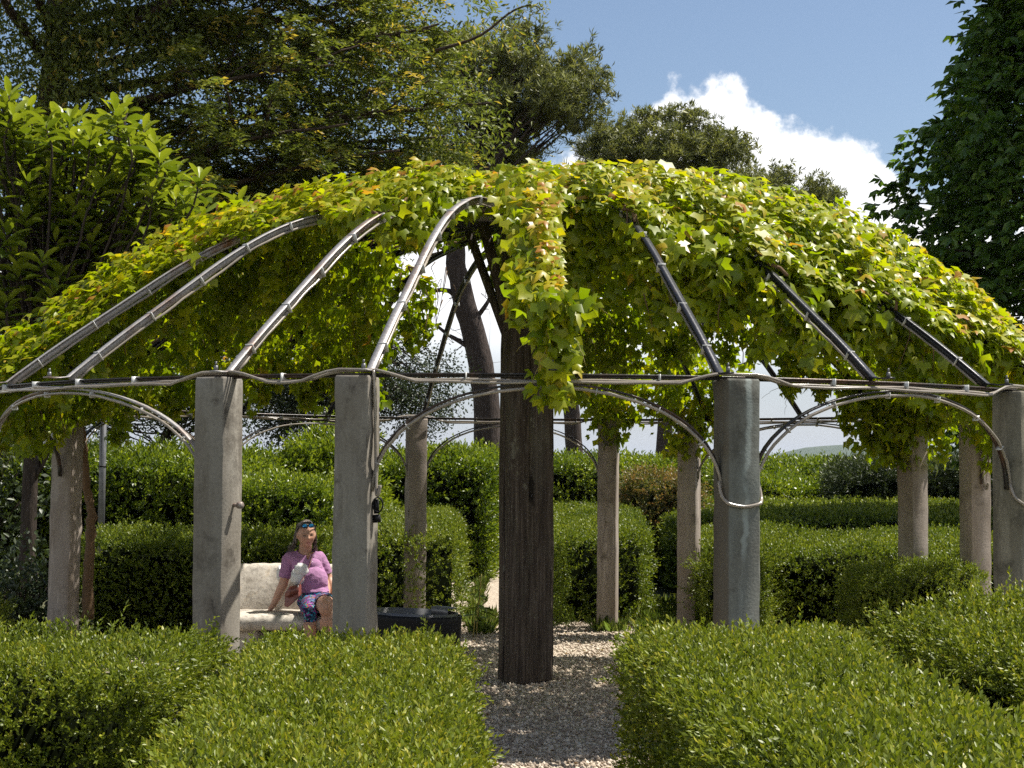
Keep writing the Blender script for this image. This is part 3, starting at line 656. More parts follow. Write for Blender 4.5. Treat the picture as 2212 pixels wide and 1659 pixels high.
# white cable leaving the dome at the right
b = MB(); t = np.linspace(0, 1, 12); A_, B_ = np.array(at(2040, 706, 12.6)), np.array(at(2330, 712, 12.6)); P = A_ + (B_ - A_) * t[:, None]; P[:, 2] -= .04 * np.sin(t * math.pi); b.tube(P, .007, 5)
tag(link("overhead_cable", b.mesh("overhead_cable", MAT["tie"])), "taut white cable running from the vine towards the right tree", "cable")

# ------------------------------------------------------------------ climbing vines
RM_A = [0, 20, 35, 45, 55, 62, 70, 78, 84, 92, 97, 103, 109, 113, 118, 126, 140, 155, 165, 185, 203, 208, 211, 213.5, 217, 225, 240, 245, 250, 257, 261, 265, 268, 269.5, 271, 272.5, 274, 276, 280, 284, 291, 298, 305, 312, 320, 330, 345, 360]
RM_R = [4.35, 4.35, 4.1, 3.2, 2.7, 3.6, 4.0, 4.0, 3.5, 2.9, 1.9, 1.3, 1.5, 2.9, 3.3, 3.6, 3.8, 4.1, 4.35, 4.4, 4.4, 4.1, 3.0, 2.7, 2.6, 2.25, 2.4, 2.6, 1.9, .95, 1.1, 1.4, 2.0, 3.5, 4.1, 3.5, 2.2, 2.0, 2.3, 2.75, 3.05, 3.4, 3.5, 3.6, 3.8, 4.2, 4.35, 4.35]
WOMAN = np.array([-1.80, 14.4, .9])
def in_sunbeam(P):
    """leave the opening in the leaves through which the sun reaches the bench"""
    s = np.array(SDIR); q = P - WOMAN; t = q @ s; d = q - t[:, None] * s; return (t > .6) & (np.linalg.norm(d * [.85, 1, .8], axis=1) < .62)
def vine_points(n, rng):
    r = np.sqrt(rng.uniform(0, 1, n)) * 4.42; a = rng.uniform(0, 360, n)
    rm = np.interp(a, RM_A, RM_R) + .22 * smooth_noise(np.column_stack([np.cos(np.radians(a)) * r, np.sin(np.radians(a)) * r, 0 * r]), 2.0, 11)
    k = r < rm; r, a, rm = r[k], a[k], rm[k]
    z = prof(np.minimum(r, 4.25)) - np.maximum(0, r - 4.25) * .8; dz = -(prof(np.minimum(r + .05, 4.25)) - prof(np.maximum(r - .05, 0))) / .1
    # slope weighting so that the steep flank is as dense as the crown
    w = np.sqrt(1 + dz ** 2); k = rng.uniform(size=len(r)) < w / 1.9; r, a, z, dz, rm = r[k], a[k], z[k], dz[k], rm[k]
    c, s = np.cos(np.radians(a)), np.sin(np.radians(a)); Nn = unit(np.column_stack([dz * c, dz * s, np.ones(len(r))]))
    ph_ = np.min([np.abs((a - q + 180) % 360 - 180) for q in RIBS], 0) * r * .01745; thick = .07 + .14 * np.exp(-(ph_ / .17) ** 2) + .13 * np.clip((rm - r) / .8, 0, 1) + .06 * smooth_noise(np.column_stack([c * r, s * r, z]), 1.6, 21)
    back = np.clip((s * r + .2) / .8, 0, 1); pn = smooth_noise(np.column_stack([c * r, s * r, 0 * r]), 1.9, 33)
    kp = rng.uniform(size=len(r)) < 1 - back * (1 - np.clip(.42 + .5 * pn, .10, .62)); r, a, z, dz, rm, c, s, Nn, thick, back = (q[kp] for q in (r, a, z, dz, rm, c, s, Nn, thick, back))
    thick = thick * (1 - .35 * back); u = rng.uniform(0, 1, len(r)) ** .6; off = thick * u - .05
    P = np.column_stack([CX + r * c, CY + r * s, z]) + Nn * off[:, None]
    down = unit(np.column_stack([c, s, -dz - .001])); return P, Nn, down, u, a, r
def build_vines():
    rng = np.random.default_rng(77); P, Nn, dn, u, a, r = vine_points(116000, rng)
    fl = unit(dn * [1, 1, .25]); T = unit(fl * .8 + np.array([0, 0, -.38]) + .34 * rng.normal(size=P.shape)); N = unit(Nn * .35 + fl * .35 + np.array([.05, .02, .85]) + .30 * rng.normal(size=P.shape))
    u2 = u
    # hanging fringe along the lower edge and tails on the pillars
    add = []
    def strand(p0, length, spread, n):
        t = rng.uniform(0, 1, n); q = np.array(p0)[None] + np.column_stack([rng.normal(0, spread, n) * (1 - .55 * t), rng.normal(0, spread, n) * (1 - .55 * t), -length * t]); add.append(q)
    for _ in range(330):
        aa = rng.uniform(0, 360); rm = np.interp(aa, RM_A, RM_R)
        if rm < 1.3 or 252 < aa < 284: continue
        rr = rm - abs(rng.normal(0, .25)); L = rng.uniform(.15, .45) * (1.3 if (110 < aa < 210 or 280 < aa < 400 or aa < 60) else .8)
        if 215 < aa < 262: L *= .4
        strand(ring(aa, rr, float(prof(min(rr, 4.25)))), L, .07, int(28 * L / .3))
    # loose curtains that hang inside the dome, lit through the leaves
    for a0, a1, r0, r1, l0, l1, k in ((112, 205, 1.6, 3.7, .25, .75, 150), (285, 328, 2.2, 3.1, .3, .75, 85), (276, 284, 1.6, 2.2, .4, .9, 22), (240, 250, 1.7, 2.4, .15, .4, 14), (62, 85, 1.8, 3.2, .3, .8, 48), (330, 375, 2.6, 3.8, .3, .7, 50)):
        for _ in range(k):
            aa = rng.uniform(a0, a1); rr = min(rng.uniform(r0, r1), float(np.interp(aa % 360, RM_A, RM_R))); L = rng.uniform(l0, l1); strand(ring(aa, rr, float(prof(rr)) + .03), L, .085, int(30 * L / .4))
    for deg, z0, z1, w, n in ((77.6, 3.0, 2.0, .16, 420), (75, 2.9, 2.2, .2, 200), (66, 3.05, 1.9, .24, 620), (61, 2.9, 2.25, .2, 220), (31, 2.75, 1.84, .30, 760), (36, 2.8, 1.95, .22, 330), (26, 2.6, 2.15, .2, 200), (165, 2.6, 2.15, .3, 420), (176, 2.6, 2.05, .3, 420), (187, 2.5, 2.05, .28, 330), (198, 2.5, 2.08, .26, 300), (152, 2.75, 2.35, .28, 260),
                              (38, 2.8, 2.4, .2, 140), (332, 2.5, 2.2, .16, 120)):
        o_ = ring(deg, RAD - .05); t = rng.uniform(0, 1, n) ** .9; wd = w * (1 - .5 * t ** 2)
        add.append(np.column_stack([o_.x + rng.normal(0, 1, n) * wd * .8, o_.y + rng.normal(0, 1, n) * wd * .6, z0 + (z1 - z0) * t + rng.normal(0, .05, n)]))
    t = rng.uniform(0, 1, 330); o_ = ring(271.2, RAD + .05); wd = .10 * (1 - .6 * t)                                   # the cascade at the front
    add.append(np.column_stack([o_.x + .02 + rng.normal(0, 1, 330) * wd, o_.y + rng.normal(0, .05, 330), 2.72 - .62 * t ** 1.5]))
    t = rng.uniform(0, 1, 1500); rr = 1.2 + 2.7 * t; o_ = np.array([CX + rr * math.cos(R(270.4)), CY + rr * math.sin(R(270.4)), prof(rr)]).T; o_[:, 0] += rng.normal(0, .09, 1500) * (1 - .3 * t) - .04; o_[:, 2] += rng.uniform(0, .22, 1500)
    add.append(o_)
    H = np.vstack(add); fr = unit(np.column_stack([H[:, :2] - [CX, CY], np.zeros(len(H))]))
    T = np.vstack([T, unit(np.array([0, 0, -.9]) + .45 * rng.normal(size=H.shape) + fr * .25)]); N = np.vstack([N, unit(fr * .55 + np.array([.1, -.15, .45]) + .5 * rng.normal(size=H.shape))])
    P = np.vstack([P, H]); u2 = np.concatenate([u2, rng.uniform(.2, .9, len(H))]); hang = np.concatenate([np.zeros(len(u), bool), np.ones(len(H), bool)])
    k = ~in_sunbeam(P); P, T, N, u2, hang = P[k], T[k], N[k], u2[k], hang[k]
    ln = np.clip(np.exp(rng.normal(-2.64, .25, len(P))), .035, .098) * np.where(hang, 1.08, 1.0); wd = ln * rng.uniform(.85, 1.1, len(P))
    rr = np.hypot(P[:, 0] - CX, P[:, 1] - CY); aa = np.degrees(np.arctan2(P[:, 1] - CY, P[:, 0] - CX)) % 360
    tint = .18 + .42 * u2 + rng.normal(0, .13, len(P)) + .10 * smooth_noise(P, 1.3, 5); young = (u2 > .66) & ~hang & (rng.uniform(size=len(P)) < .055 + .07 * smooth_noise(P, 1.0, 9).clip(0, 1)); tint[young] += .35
    casc = (np.abs(aa - 270.5) < 7) & (rr > .6) & (P[:, 1] < CY - .4) | (np.abs(P[:, 0] - .1) < .32) & (P[:, 1] < CY - .6)
    left = (P[:, 0] < CX - .12) & ~casc; right = ~left & ~casc; tint[casc & (u2 > .35)] += .13; tint[~hang & (u2 > .6)] += .03
    for m_, lab, loc in ((casc, "narrow orange tinged vine cascade falling down the front of the dome", (.1, 9.4, 2)), (left, "yellow green vine covering the left half of the dome behind the bare ribs", (-2.6, 13.5, 2)), (right, "thick yellow green vine covering the right half of the dome and back pillars", (2.7, 14.5, 2))):
        root = empty("climbing_vine", loc, lab, "vine", "climbing vines on the dome")
        cam_side = (u2 > .55)
        if m_ is left: lefty = root
        foliage("foliage", root, MAT["vine"], P[m_], T[m_], N[m_], ln[m_], wd[m_], tint[m_], VINE, 300, True, cam_side[m_])
        # woody stems under the leaves
        b = MB(); g = np.random.default_rng(len(lab))
        Hs = H[:: 40] if True else H
        for deg in RIBS:
            sgn = math.cos(R(deg)); isc = abs(deg - 271.2) < 3
            if (isc and m_ is casc) or (not isc and ((sgn < -.02 and m_ is left) or (sgn >= -.02 and m_ is right))):
                rmx = float(np.interp(deg % 360, RM_A, RM_R)); Pp, _ = rib_line(deg, .03, .2, min(4.2, rmx)); Pp = Pp + g.normal(0, .02, Pp.shape); b.tube(Pp, .012, 5)
        for h in Hs:
            hx = h[0] < CX - .12
            if abs(h[0] - .1) < .4 and h[1] < CY: own = m_ is casc
            else: own = (m_ is left) if hx else (m_ is right)
            if own:
                if h[2] > prof(min(4.25, math.hypot(h[0] - CX, h[1] - CY))) - .12: continue
                L = g.uniform(.08, .2); q = np.array([h + [g.normal(0, .02), g.normal(0, .02), L], h + [0, 0, L * .4], h + [g.normal(0, .03), g.normal(0, .03), -g.uniform(.02, .2)]]); b.tube(q, [.005, .004, .0015], 4)
        link("stems", b.mesh("stems", MAT["stem"]), root)
        b = MB(); Hm = H[(H[:, 2] < 3.1)]
        for h in Hm[g.integers(0, len(Hm), 260)]:
            own = (m_ is casc) if (abs(h[0] - .1) < .4 and h[1] < CY) else ((m_ is left) if h[0] < CX - .12 else (m_ is right))
            if not own: continue
            t = np.linspace(0, 1, 9); L = g.uniform(.06, .2); d = unit(np.array([g.normal(), g.normal(), -.7])); cu = g.uniform(.005, .02); w = 14 * t ** 2
            b.tube(h + d * (L * t)[:, None] + np.column_stack([cu * np.cos(w) * t, cu * np.sin(w) * t, -.05 * t ** 2]), np.linspace(.0022, .0012, 9), 4)
        if b.n: link("tendrils", b.mesh("tendrils", MAT["laurel_stem"]), root)["kind"] = "stuff"
        # curling tendrils at the tips
    # the old trunk of the vine beside the left pillar
    b = MB(); P0 = np.array([at(192, 1335, 14.9), at(190, 1240, 14.9), at(196, 1160, 14.9), at(199, 1110, 14.9), at(192, 1078, 14.9), at(183, 1000, 14.8), at(178, 930, 14.6), at(172, 850, 14.4)]); t = np.linspace(0, 7, 40)
    Pi = np.column_stack([np.interp(t, range(8), P0[:, k]) for k in range(3)]); b.tube(Pi + RNG.normal(0, .006, Pi.shape), np.linspace(.055, .03, 40) * (1 + .12 * RNG.normal(size=40)), 8)
    link("trunk", b.mesh("trunk", MAT["stem"]), lefty)["label"] = "twisted brown trunk of the vine"
build_vines()

# ------------------------------------------------------------------ hedges
hedge("box_hedge", "broad flat topped box hedge in front, left of the gravel path", "hedge", [(-1.02, 3.6), (.0, 3.6), (-.27, 8.9), (-1.40, 8.75)], .80, 1750, .035, .42, 9, .088, "box", .03, 1, 300, side=.8)
hedge("box_hedge", "broad flat topped box hedge in front, right of the gravel path", "hedge", [(.78, 3.7), (1.62, 3.7), (1.72, 8.3), (.56, 8.15)], .93, 1750, .035, .42, 9, .088, "box", .03, 2, 300, side=.6)
hedge("box_hedge", "wide box hedge at the lower left with a deeply shaded front", "hedge", [(-4.6, 7.35), (-1.62, 7.25), (-1.50, 8.75), (-4.6, 9.0)], [.80, .79, .83, .84], 1150, .034, .42, 9, .105, "box", .07, 3, 300, core_in=.16, side=1.35, tall=.03)
hedge("box_hedge", "bushy box hedge at the lower right corner below the mossy pillar", "hedge", [(2.55, 7.1), (4.2, 6.6), (4.4, 10.2), (2.04, 9.4)], [.80, .90, 1.02, .92], 950, .036, .44, 9, .11, "box", .10, 4, 300, side=1.0, tall=.04)
hedge("box_hedge", "small light green box clump at the left edge behind the shaded hedge", "hedge", [(-5.2, 11.0), (-3.75, 11.0), (-3.8, 12.2), (-5.2, 12.2)], .72, 1300, .030, .42, 8, .10, "box", .08, 5, 0, tall=.04)
hedge("box_hedge", "clipped box hedge behind the stone bench, left of the left front pillar", "hedge", [(-4.15, 15.3), (-1.75, 15.35), (-1.5, 16.6), (-4.3, 16.6)], [1.0, 1.0, 1.06, 1.05], 900, .038, .48, 7, .10, "box_far", .06, 6, 0, tall=.02)
hedge("box_hedge", "long box hedge with a dark front face, left of the far path", "hedge", [(-1.75, 16.7), (-.50, 17.0), (-.86, 26.0), (-2.6, 26.0)], [.98, .98, 1.10, 1.10], 560, .042, .5, 7, .11, "box_far", .06, 7, 0, tall=.015)
hedge("box_hedge", "long box hedge right of the far path, behind the first slim pillar", "hedge", [(.52, 17.65), (1.52, 17.75), (2.05, 26.0), (.62, 26.0)], [.96, .96, 1.12, 1.12], 620, .042, .5, 7, .11, "box_far", .06, 8, 0, tall=.02)
hedge("box_hedge", "wide box hedge behind the grey green pillar with a sunlit top", "hedge", [(1.98, 16.7), (5.4, 16.2), (5.6, 20.0), (2.2, 20.4)], [.90, .92, .98, .98], 540, .042, .5, 7, .11, "box_far", .07, 9, 0, tall=.02)
hedge("box_hedge", "flat box hedge of the second row at the right, beyond a dark gap", "hedge", [(2.2, 22.4), (7.2, 22.2), (8.0, 29), (2.6, 29)], [1.02, 1.02, 1.12, 1.12], 230, .065, .5, 7, .14, "box_far", .06, 10, 0, back=.2)
hedge("box_bush", "dark shaded box bush at the foot of the vine covered right pillar", "bush", [(3.05, 14.2), (4.15, 14.2), (4.3, 15.5), (3.2, 15.6)], [.80, .86, .9, .85], 1500, .032, .45, 7, .09, "box_far", .14, 11, 0, tall=.03)
hedge("box_bush", "box bush with stray shoots beside the second slim pillar", "bush", [(1.90, 16.3), (2.5, 15.9), (2.9, 16.7), (2.0, 17.0)], [.8, .85, .9, .85], 1600, .032, .45, 7, .10, "box_far", .12, 12, 0, tall=.04)
hedge("laurel_hedge", "tall loose laurel hedge at the back between the second pillar and the post", "hedge", [(-3.5, 24.6), (-.35, 24.6), (-.35, 27.0), (-3.5, 27.0)], [1.70, 1.72, 1.80, 1.76], 220, .10, .42, 8, .26, "laurel", .16, 13, 0, tall=.05, back=.15)
hedge("laurel_hedge", "tall loose laurel hedge at the back left, behind the left front pillar", "hedge", [(-7.6, 21.2), (-3.3, 22.0), (-3.3, 24.4), (-7.6, 23.8)], [1.66, 1.68, 1.74, 1.72], 230, .095, .42, 8, .26, "laurel", .18, 25, 0, tall=.06, back=.15)
hedge("laurel_hedge", "tall loose laurel hedge across the back right under the open sky", "hedge", [(.5, 33.5), (9.8, 33.5), (9.8, 36.5), (.5, 36.5)], [1.70, 1.62, 1.70, 1.76], 150, .115, .42, 8, .30, "laurel", .18, 14, 0, tall=.07, back=.15)
hedge("laurel_bush", "yellow green laurel row in front of the taller hedge, between the front pillars", "bush", [(-3.7, 19.6), (-2.25, 19.6), (-2.2, 21.0), (-3.7, 21.0)], [1.42, 1.40, 1.42, 1.45], 420, .075, .42, 8, .20, "laurel_yellow", .12, 15, 0, tall=.05)
hedge("laurel_bush", "yellow green laurel bush left of the centre post behind the slim pillar", "bush", [(-2.0, 27.2), (-.3, 27.2), (-.3, 28.6), (-2.0, 28.6)], [1.75, 1.85, 1.95, 1.9], 330, .085, .42, 8, .24, "laurel_yellow", .14, 16, 0, tall=.05)
hedge("laurel_bush", "bright yellow green laurel bush right of the grey green pillar", "bush", [(4.0, 30.5), (6.0, 30.5), (6.1, 32), (4.0, 32)], [1.50, 1.30, 1.4, 1.6], 300, .09, .42, 8, .24, "laurel_yellow", .14, 17, 0, tall=.05)
hedge("elder_bush", "fresh green bushy shrub rising above the laurel behind the second pillar", "bush", [(-3.2, 23.0), (-2.05, 23.0), (-2.1, 24.3), (-3.0, 24.3)], [2.0, 2.05, 2.2, 2.2], 420, .10, .40, 8, .26, "laurel", .28, 18, 0, tall=.08, tint0=.2, round_=.35)
hedge("reddish_shrub", "reddish leaved shrub between the two slim back pillars", "shrub", [(1.75, 24.2), (2.85, 24.2), (2.8, 25.2), (1.8, 25.2)], [1.55, 1.5, 1.62, 1.66], 600, .06, .45, 8, .18, "red_shrub", .12, 19, 0, tall=.05, round_=.25)
hedge("cypress_hedge", "dark tall cypress hedge below the hill at the right", "hedge", [(5.9, 29.3), (9.5, 29.3), (9.6, 31), (6.0, 31)], [1.62, 1.85, 1.95, 1.72], 220, .10, .28, 8, .28, "oak", .14, 20, 0, tall=.06, back=.2)

# ------------------------------------------------------------------ trees
def limb(b, P, r0, r1, k=7, rng=RNG, wob=.0):
    P = np.array([tuple(p) for p in P]); n = len(P); t = np.linspace(0, n - 1, max(5, (n - 1) * 5)); Q = np.column_stack([np.interp(t, range(n), P[:, i]) for i in range(3)])
    for _ in range(3): Q[1:-1] = (Q[:-2] + 2 * Q[1:-1] + Q[2:]) / 4
    if wob: Q[1:-1] += rng.normal(0, wob, (len(Q) - 2, 3))
    b.tube(Q, np.linspace(r0, r1, len(Q)), k); return Q
def tree(name, label, cat, loc, wood, crown, bark_, leafm, tpl=KITE, picked=0, group=None, mask=None):
    """wood: MB of trunk and limbs; crown: (P,T,N,ln,wd,tint)"""
    root = empty(name, loc, label, cat, group)
    link("trunk", wood.mesh("trunk", MAT[bark_], True), root)
    P, T, N, ln, wd, tt = crown
    foliage("crown", root, MAT[leafm], P, T, N, ln, wd, tt, tpl, picked, True, mask); return root
def cat6(parts):
    return tuple(np.concatenate([np.broadcast_to(p[i], (len(p[0]),)) if np.ndim(p[i]) == 0 else p[i] for p in parts]) for i in range(6))

def ellip(rng, c, rx, ry, rz, n, flat=.35, hollow=.45):
    d = unit(rng.normal(size=(n, 3))); r = hollow + (1 - hollow) * rng.uniform(0, 1, n) ** .6; q = d * r[:, None]; q[:, 2] = np.where(q[:, 2] < 0, q[:, 2] * flat, q[:, 2]); return np.array(c) + q * [rx, ry, rz]
def yew():
    rng = np.random.default_rng(31); b = MB(); base = at(42, 1150, 27); base.z = 0
    tr = [base, at(48, 900, 27), at(70, 600, 27), at(105, 300, 27), at(128, 40, 27), at(140, -300, 27)]; Q = limb(b, tr, .40, .16, 10); b2 = MB(); parts = []
    limbs = []
    for i in range(62):
        h = rng.uniform(2.6, 13.5) if i > 7 else [4.2, 5.2, 6.0, 6.9, 7.8, 8.8, 9.6, 10.6][i]; az = (rng.uniform(-.75, .75) if i % 3 else rng.uniform(.75, 5.5)) if i > 7 else rng.uniform(-.45, .25)
        L = (rng.uniform(4.5, 7.2) if i > 7 else rng.uniform(6.6, 8.0)) * np.interp(h, [2, 5, 8, 14], [.72, .98, 1.0, .72]); k = np.argmin(np.abs(Q[:, 2] - h)); p0 = Q[k]
        rise = rng.uniform(.12, .42); d = np.array([math.cos(az), math.sin(az), 0])
        pts = [p0, p0 + d * L * .35 + [0, 0, L * rise * .45], p0 + d * L * .7 + [rng.normal(0, .2), rng.normal(0, .2), L * rise * .75], p0 + d * L + [0, 0, L * rise * .85]]
        q = limb(b, pts, .10 if i < 8 else .085, .018, 6, rng, .012); limbs.append(q)
        for j in range(rng.integers(12, 17)):
            f = rng.uniform(.22, 1.0); p = q[int(f * (len(q) - 1))]; a2 = az + rng.choice([-1, 1]) * rng.uniform(.35, 1.15); L2 = rng.uniform(.8, 2.1) * (1.15 - .5 * f)
            d2 = np.array([math.cos(a2), math.sin(a2), rng.uniform(-.15, .55)]); e = p + d2 * L2; e2 = e + d2 * .3 * L2 + [0, 0, -.22 * L2]
            q2 = limb(b, [p, (p + e) / 2 + [0, 0, .06 * L2], e, e2], .026, .006, 4, rng, .01)
            for w in range(int(6 + L2 * 6)):
                f2 = rng.uniform(.12, 1.0); tp = q2[int(f2 * (len(q2) - 1))]; a3 = a2 + rng.normal(0, .9); l3 = rng.uniform(.25, .62); dd = np.array([math.cos(a3), math.sin(a3), rng.uniform(-.55, .45)]); dd /= np.linalg.norm(dd)
                m = 20; t = (np.arange(m) // 2 + .5) / (m / 2); sg = np.where(np.arange(m) % 2, 1., -1.); sidev = np.cross(dd, [0, 0, 1]); sidev /= np.linalg.norm(sidev) + 1e-9
                P = tp + dd * (t * l3)[:, None] + np.array([0, 0, -.35 * l3]) * (t ** 2)[:, None] + rng.normal(0, .02, (m, 3))
                T = unit(dd * .55 + sidev * sg[:, None] * .9 + [0, 0, -.12] + .25 * rng.normal(size=(m, 3))); N = unit(np.array([0, 0, 1.]) + .55 * rng.normal(size=(m, 3)))
                base_t = rng.uniform(.1, .6); tt = base_t + .25 * t * rng.uniform(.4, 1) + rng.normal(0, .08, m)
                if rng.uniform() < .16: tt = tt + .42
                parts.append((P, T, N, rng.uniform(.08, .15, m), rng.uniform(.030, .048, m), tt))
    # loose inner foliage
    for c in np.vstack([ellip(rng, at(430, 250, 28), 6.2, 2.2, 4.6, 330, 1.0, .1), ellip(rng, at(820, 230, 27.5), 3.0, 1.6, 2.4, 230, 1.0, .1), ellip(rng, at(60, 480, 28), 3.5, 2, 3.0, 200, 1, .1), ellip(rng, at(70, 90, 26), 2.3, .8, 2.2, 150, 1, .1), ellip(rng, at(250, 60, 26.3), 1.8, .8, 1.6, 90, 1, .1)]):
        m = 44; P = c + rng.normal(0, .30, (m, 3)); tt = rng.uniform(.1, .65) + rng.normal(0, .1, m) + (.3 if rng.uniform() < .15 else 0)
        parts.append((P, unit(rng.normal(size=(m, 3)) + [.2, 0, -.35]), unit(rng.normal(size=(m, 3)) * .8 + [0, 0, .8]), rng.uniform(.09, .16, m), rng.uniform(.035, .055, m), tt))
    # the thin bough that reaches into the sky at the top
    q = limb(b, [at(940, 110, 26), at(1040, 80, 26), at(1105, 22, 26), at(1150, 8, 26), at(1172, 22, 26)], .03, .008, 5)
    for p in q[len(q) // 2:]:
        m = 16; P = p + rng.normal(0, .07, (m, 3)); parts.append((P, unit(rng.normal(size=(m, 3)) + [.3, 0, -.4]), unit(rng.normal(size=(m, 3)) + [0, 0, 1]), rng.uniform(.05, .1, m), rng.uniform(.02, .035, m), rng.uniform(.2, .9, m)))
    cr = cat6(parts); px, py, _ = project(cr[0]); P = cr[0]
    # outline of the crown on its right side
    keep = px < np.interp(py, [-2000, -50, 0, 60, 130, 220, 300, 380, 460, 560, 640, 760, 900], [860, 880, 955, 985, 1045, 1070, 1095, 1085, 1020, 900, 800, 620, 460]) + 30 * rng.normal(size=len(px)) 
    keep |= (py < 110) & (px > 1000); cr = tuple(c[keep] for c in cr); 
    tree("yew_tree", "huge dark yew with yellow flecks filling the upper left", "tree", base, b, cr, "branch_bark", "yew")
yew()

def pine_crown(rng, clumps, rad, per=64, nl=(.16, .26), up=.55):
    parts = []
    for c in clumps:
        m = per; d = unit(rng.normal(size=(m, 3)) + [0, 0, up]); P = c + rng.normal(0, rad * .42, (m, 3)) * [1, 1, .75]
        parts.append((P, d, unit(rng.normal(size=(m, 3))), rng.uniform(*nl, m), rng.uniform(.022, .04, m), np.clip(rng.normal(.45, .22, m), 0, 1)))
    return parts
def tufts(rng, pts, per=9, nn=12):
    """needle tufts: brush-like whorls on short twigs around each clump point"""
    parts = []
    for c in pts:
        k = per; tc = c + rng.normal(0, .2, (k, 3)) * [1, 1, .7]; ax = unit(rng.normal(size=(k, 3)) * .7 + [0, 0, .9])
        P = np.repeat(tc, nn, 0) + rng.normal(0, .02, (k * nn, 3)); A = np.repeat(ax, nn, 0); T = unit(A * .75 + .8 * unit(rng.normal(size=P.shape)))
        b_ = np.repeat(rng.normal(.4, .16, k), nn); parts.append((P, T, unit(rng.normal(size=P.shape)), rng.uniform(.16, .28, len(P)), rng.uniform(.014, .022, len(P)), b_ + rng.normal(0, .1, len(P))))
    return parts
def pine(name_label, base, trunkpts, r0, crowns, seed, bare=(), n=260):
    rng = np.random.default_rng(seed); b = MB(); q = limb(b, [base] + trunkpts, r0, r0 * .45, 10, rng, .02); parts = []
    for (c, rx, ry, rz, k) in crowns:
        sub = ellip(rng, c, rx, ry, rz, max(4, k // 6), .3, .35); pts = np.repeat(sub, 5, 0) + rng.normal(0, .24, (len(sub) * 5, 3)) * [1, 1, .6]; parts += tufts(rng, pts)
        for p in sub[:: max(1, len(sub) // 34)]:
            s = q[int(rng.uniform(.72, 1) * (len(q) - 1))]; limb(b, [s, s * .45 + p * .55 + [0, 0, -.25], p], .06, .012, 5, rng, .02)
    for pts in bare:
        qq = limb(b, pts, .085, .015, 6, rng, .03)
        for p in qq[::2]:
            for _ in range(2): limb(b, [p, p + rng.normal(0, .28, 3), p + rng.normal(0, .45, 3) - [0, 0, .2]], .012, .004, 4, rng)
    tree("pine_tree", name_label, "tree", tuple(base), b, cat6(parts), "pine_bark", "pine", group="umbrella pines beyond the hedge")
bs = at(1068, 985, 45); bs.z = -1
pine("tall umbrella pine with a leaning trunk seen under the dome left of the post", bs, [at(1052, 880, 45), at(1030, 740, 45), at(1000, 640, 45), at(982, 560, 45), at(985, 460, 45), at(1040, 340, 45), at(1110, 220, 45)], .40,
     [(at(1130, 225, 45), 2.25, 2.2, 2.1, 300), (at(1215, 180, 45), 1.15, 1.2, 1.1, 90), (at(1060, 330, 45.5), 1.8, 1.6, 1.1, 120), (at(1010, 150, 46), 1.7, 1.8, 1.5, 110)], 41,
     [[at(1040, 770, 45), at(960, 712, 45), at(905, 690, 45)], [at(1000, 640, 45), at(930, 622, 45), at(890, 618, 45)], [at(1020, 700, 45), at(1060, 640, 45), at(1085, 560, 45)]])
bs = at(1246, 990, 50); bs.z = -1.5
pine("broad umbrella pine in front of the cloud, right of the tallest pine", bs, [at(1240, 930, 50), at(1228, 830, 50), at(1222, 740, 50), at(1280, 560, 50), at(1370, 430, 50), at(1410, 360, 50)], .29,
     [(at(1420, 345, 50), 2.45, 2.2, 1.55, 300), (at(1285, 310, 50), .6, .6, .5, 26), (at(1540, 330, 50), .95, 1, .7, 60), (at(1330, 420, 50), 1.3, 1.2, .6, 70)], 43)
bs = at(1432, 1000, 58); bs.z = -1.5
pine("small low umbrella pine crown just above the vine at the right", bs, [at(1434, 920, 58), at(1450, 830, 58), at(1490, 770, 58), at(1560, 640, 58), at(1640, 500, 58), at(1690, 440, 58)], .30,
     [(at(1700, 430, 58), 1.75, 1.6, .9, 130), (at(1610, 400, 58), .8, .8, .7, 46), (at(1770, 445, 58), .7, .7, .55, 36)], 47,
     [[at(1450, 840, 58), at(1560, 800, 58), at(1690, 752, 58)], [at(1490, 770, 58), at(1530, 735, 58), at(1570, 690, 58)], [at(1690, 752, 58), at(1720, 725, 58), at(1740, 700, 58)]])

def oak():
    rng = np.random.default_rng(53); b = MB(); base = at(770, 1050, 36); base.z = -.5; parts = []
    Q = limb(b, [base, at(765, 960, 36), at(740, 860, 36), at(720, 740, 36), at(700, 600, 36)], .16, .05, 7); b_ = Q
    cl = np.vstack([ellip(rng, at(730, 830, 36), 1.95, 1.6, 1.6, 170, .9, .2), ellip(rng, at(900, 850, 36), 1.0, 1.0, 1.15, 60, .9, .2), ellip(rng, at(600, 880, 36), .8, .9, 1.0, 60, .9, .2), ellip(rng, at(650, 640, 37), 1.9, 1.5, 1.2, 90, .9, .2)])
    for c in cl:
        s = Q[rng.integers(len(Q) // 4, len(Q))]; limb(b, [s, (s + c) / 2 + [0, 0, .12], c], .022, .006, 4, rng, .02)
        m = 95; P = c + rng.normal(0, .21, (m, 3)); parts.append((P, unit(rng.normal(size=(m, 3)) + [0, 0, -.1]), unit(rng.normal(size=(m, 3)) + [0, 0, .7]), rng.uniform(.06, .1, m), rng.uniform(.03, .05, m), rng.normal(.4, .2, m) + .0))
    tree("holm_oak", "dark holm oak with sky showing through, under the dome behind the slim pillar", "tree", base, b, cat6(parts), "dark_bark", "oak")
oak()
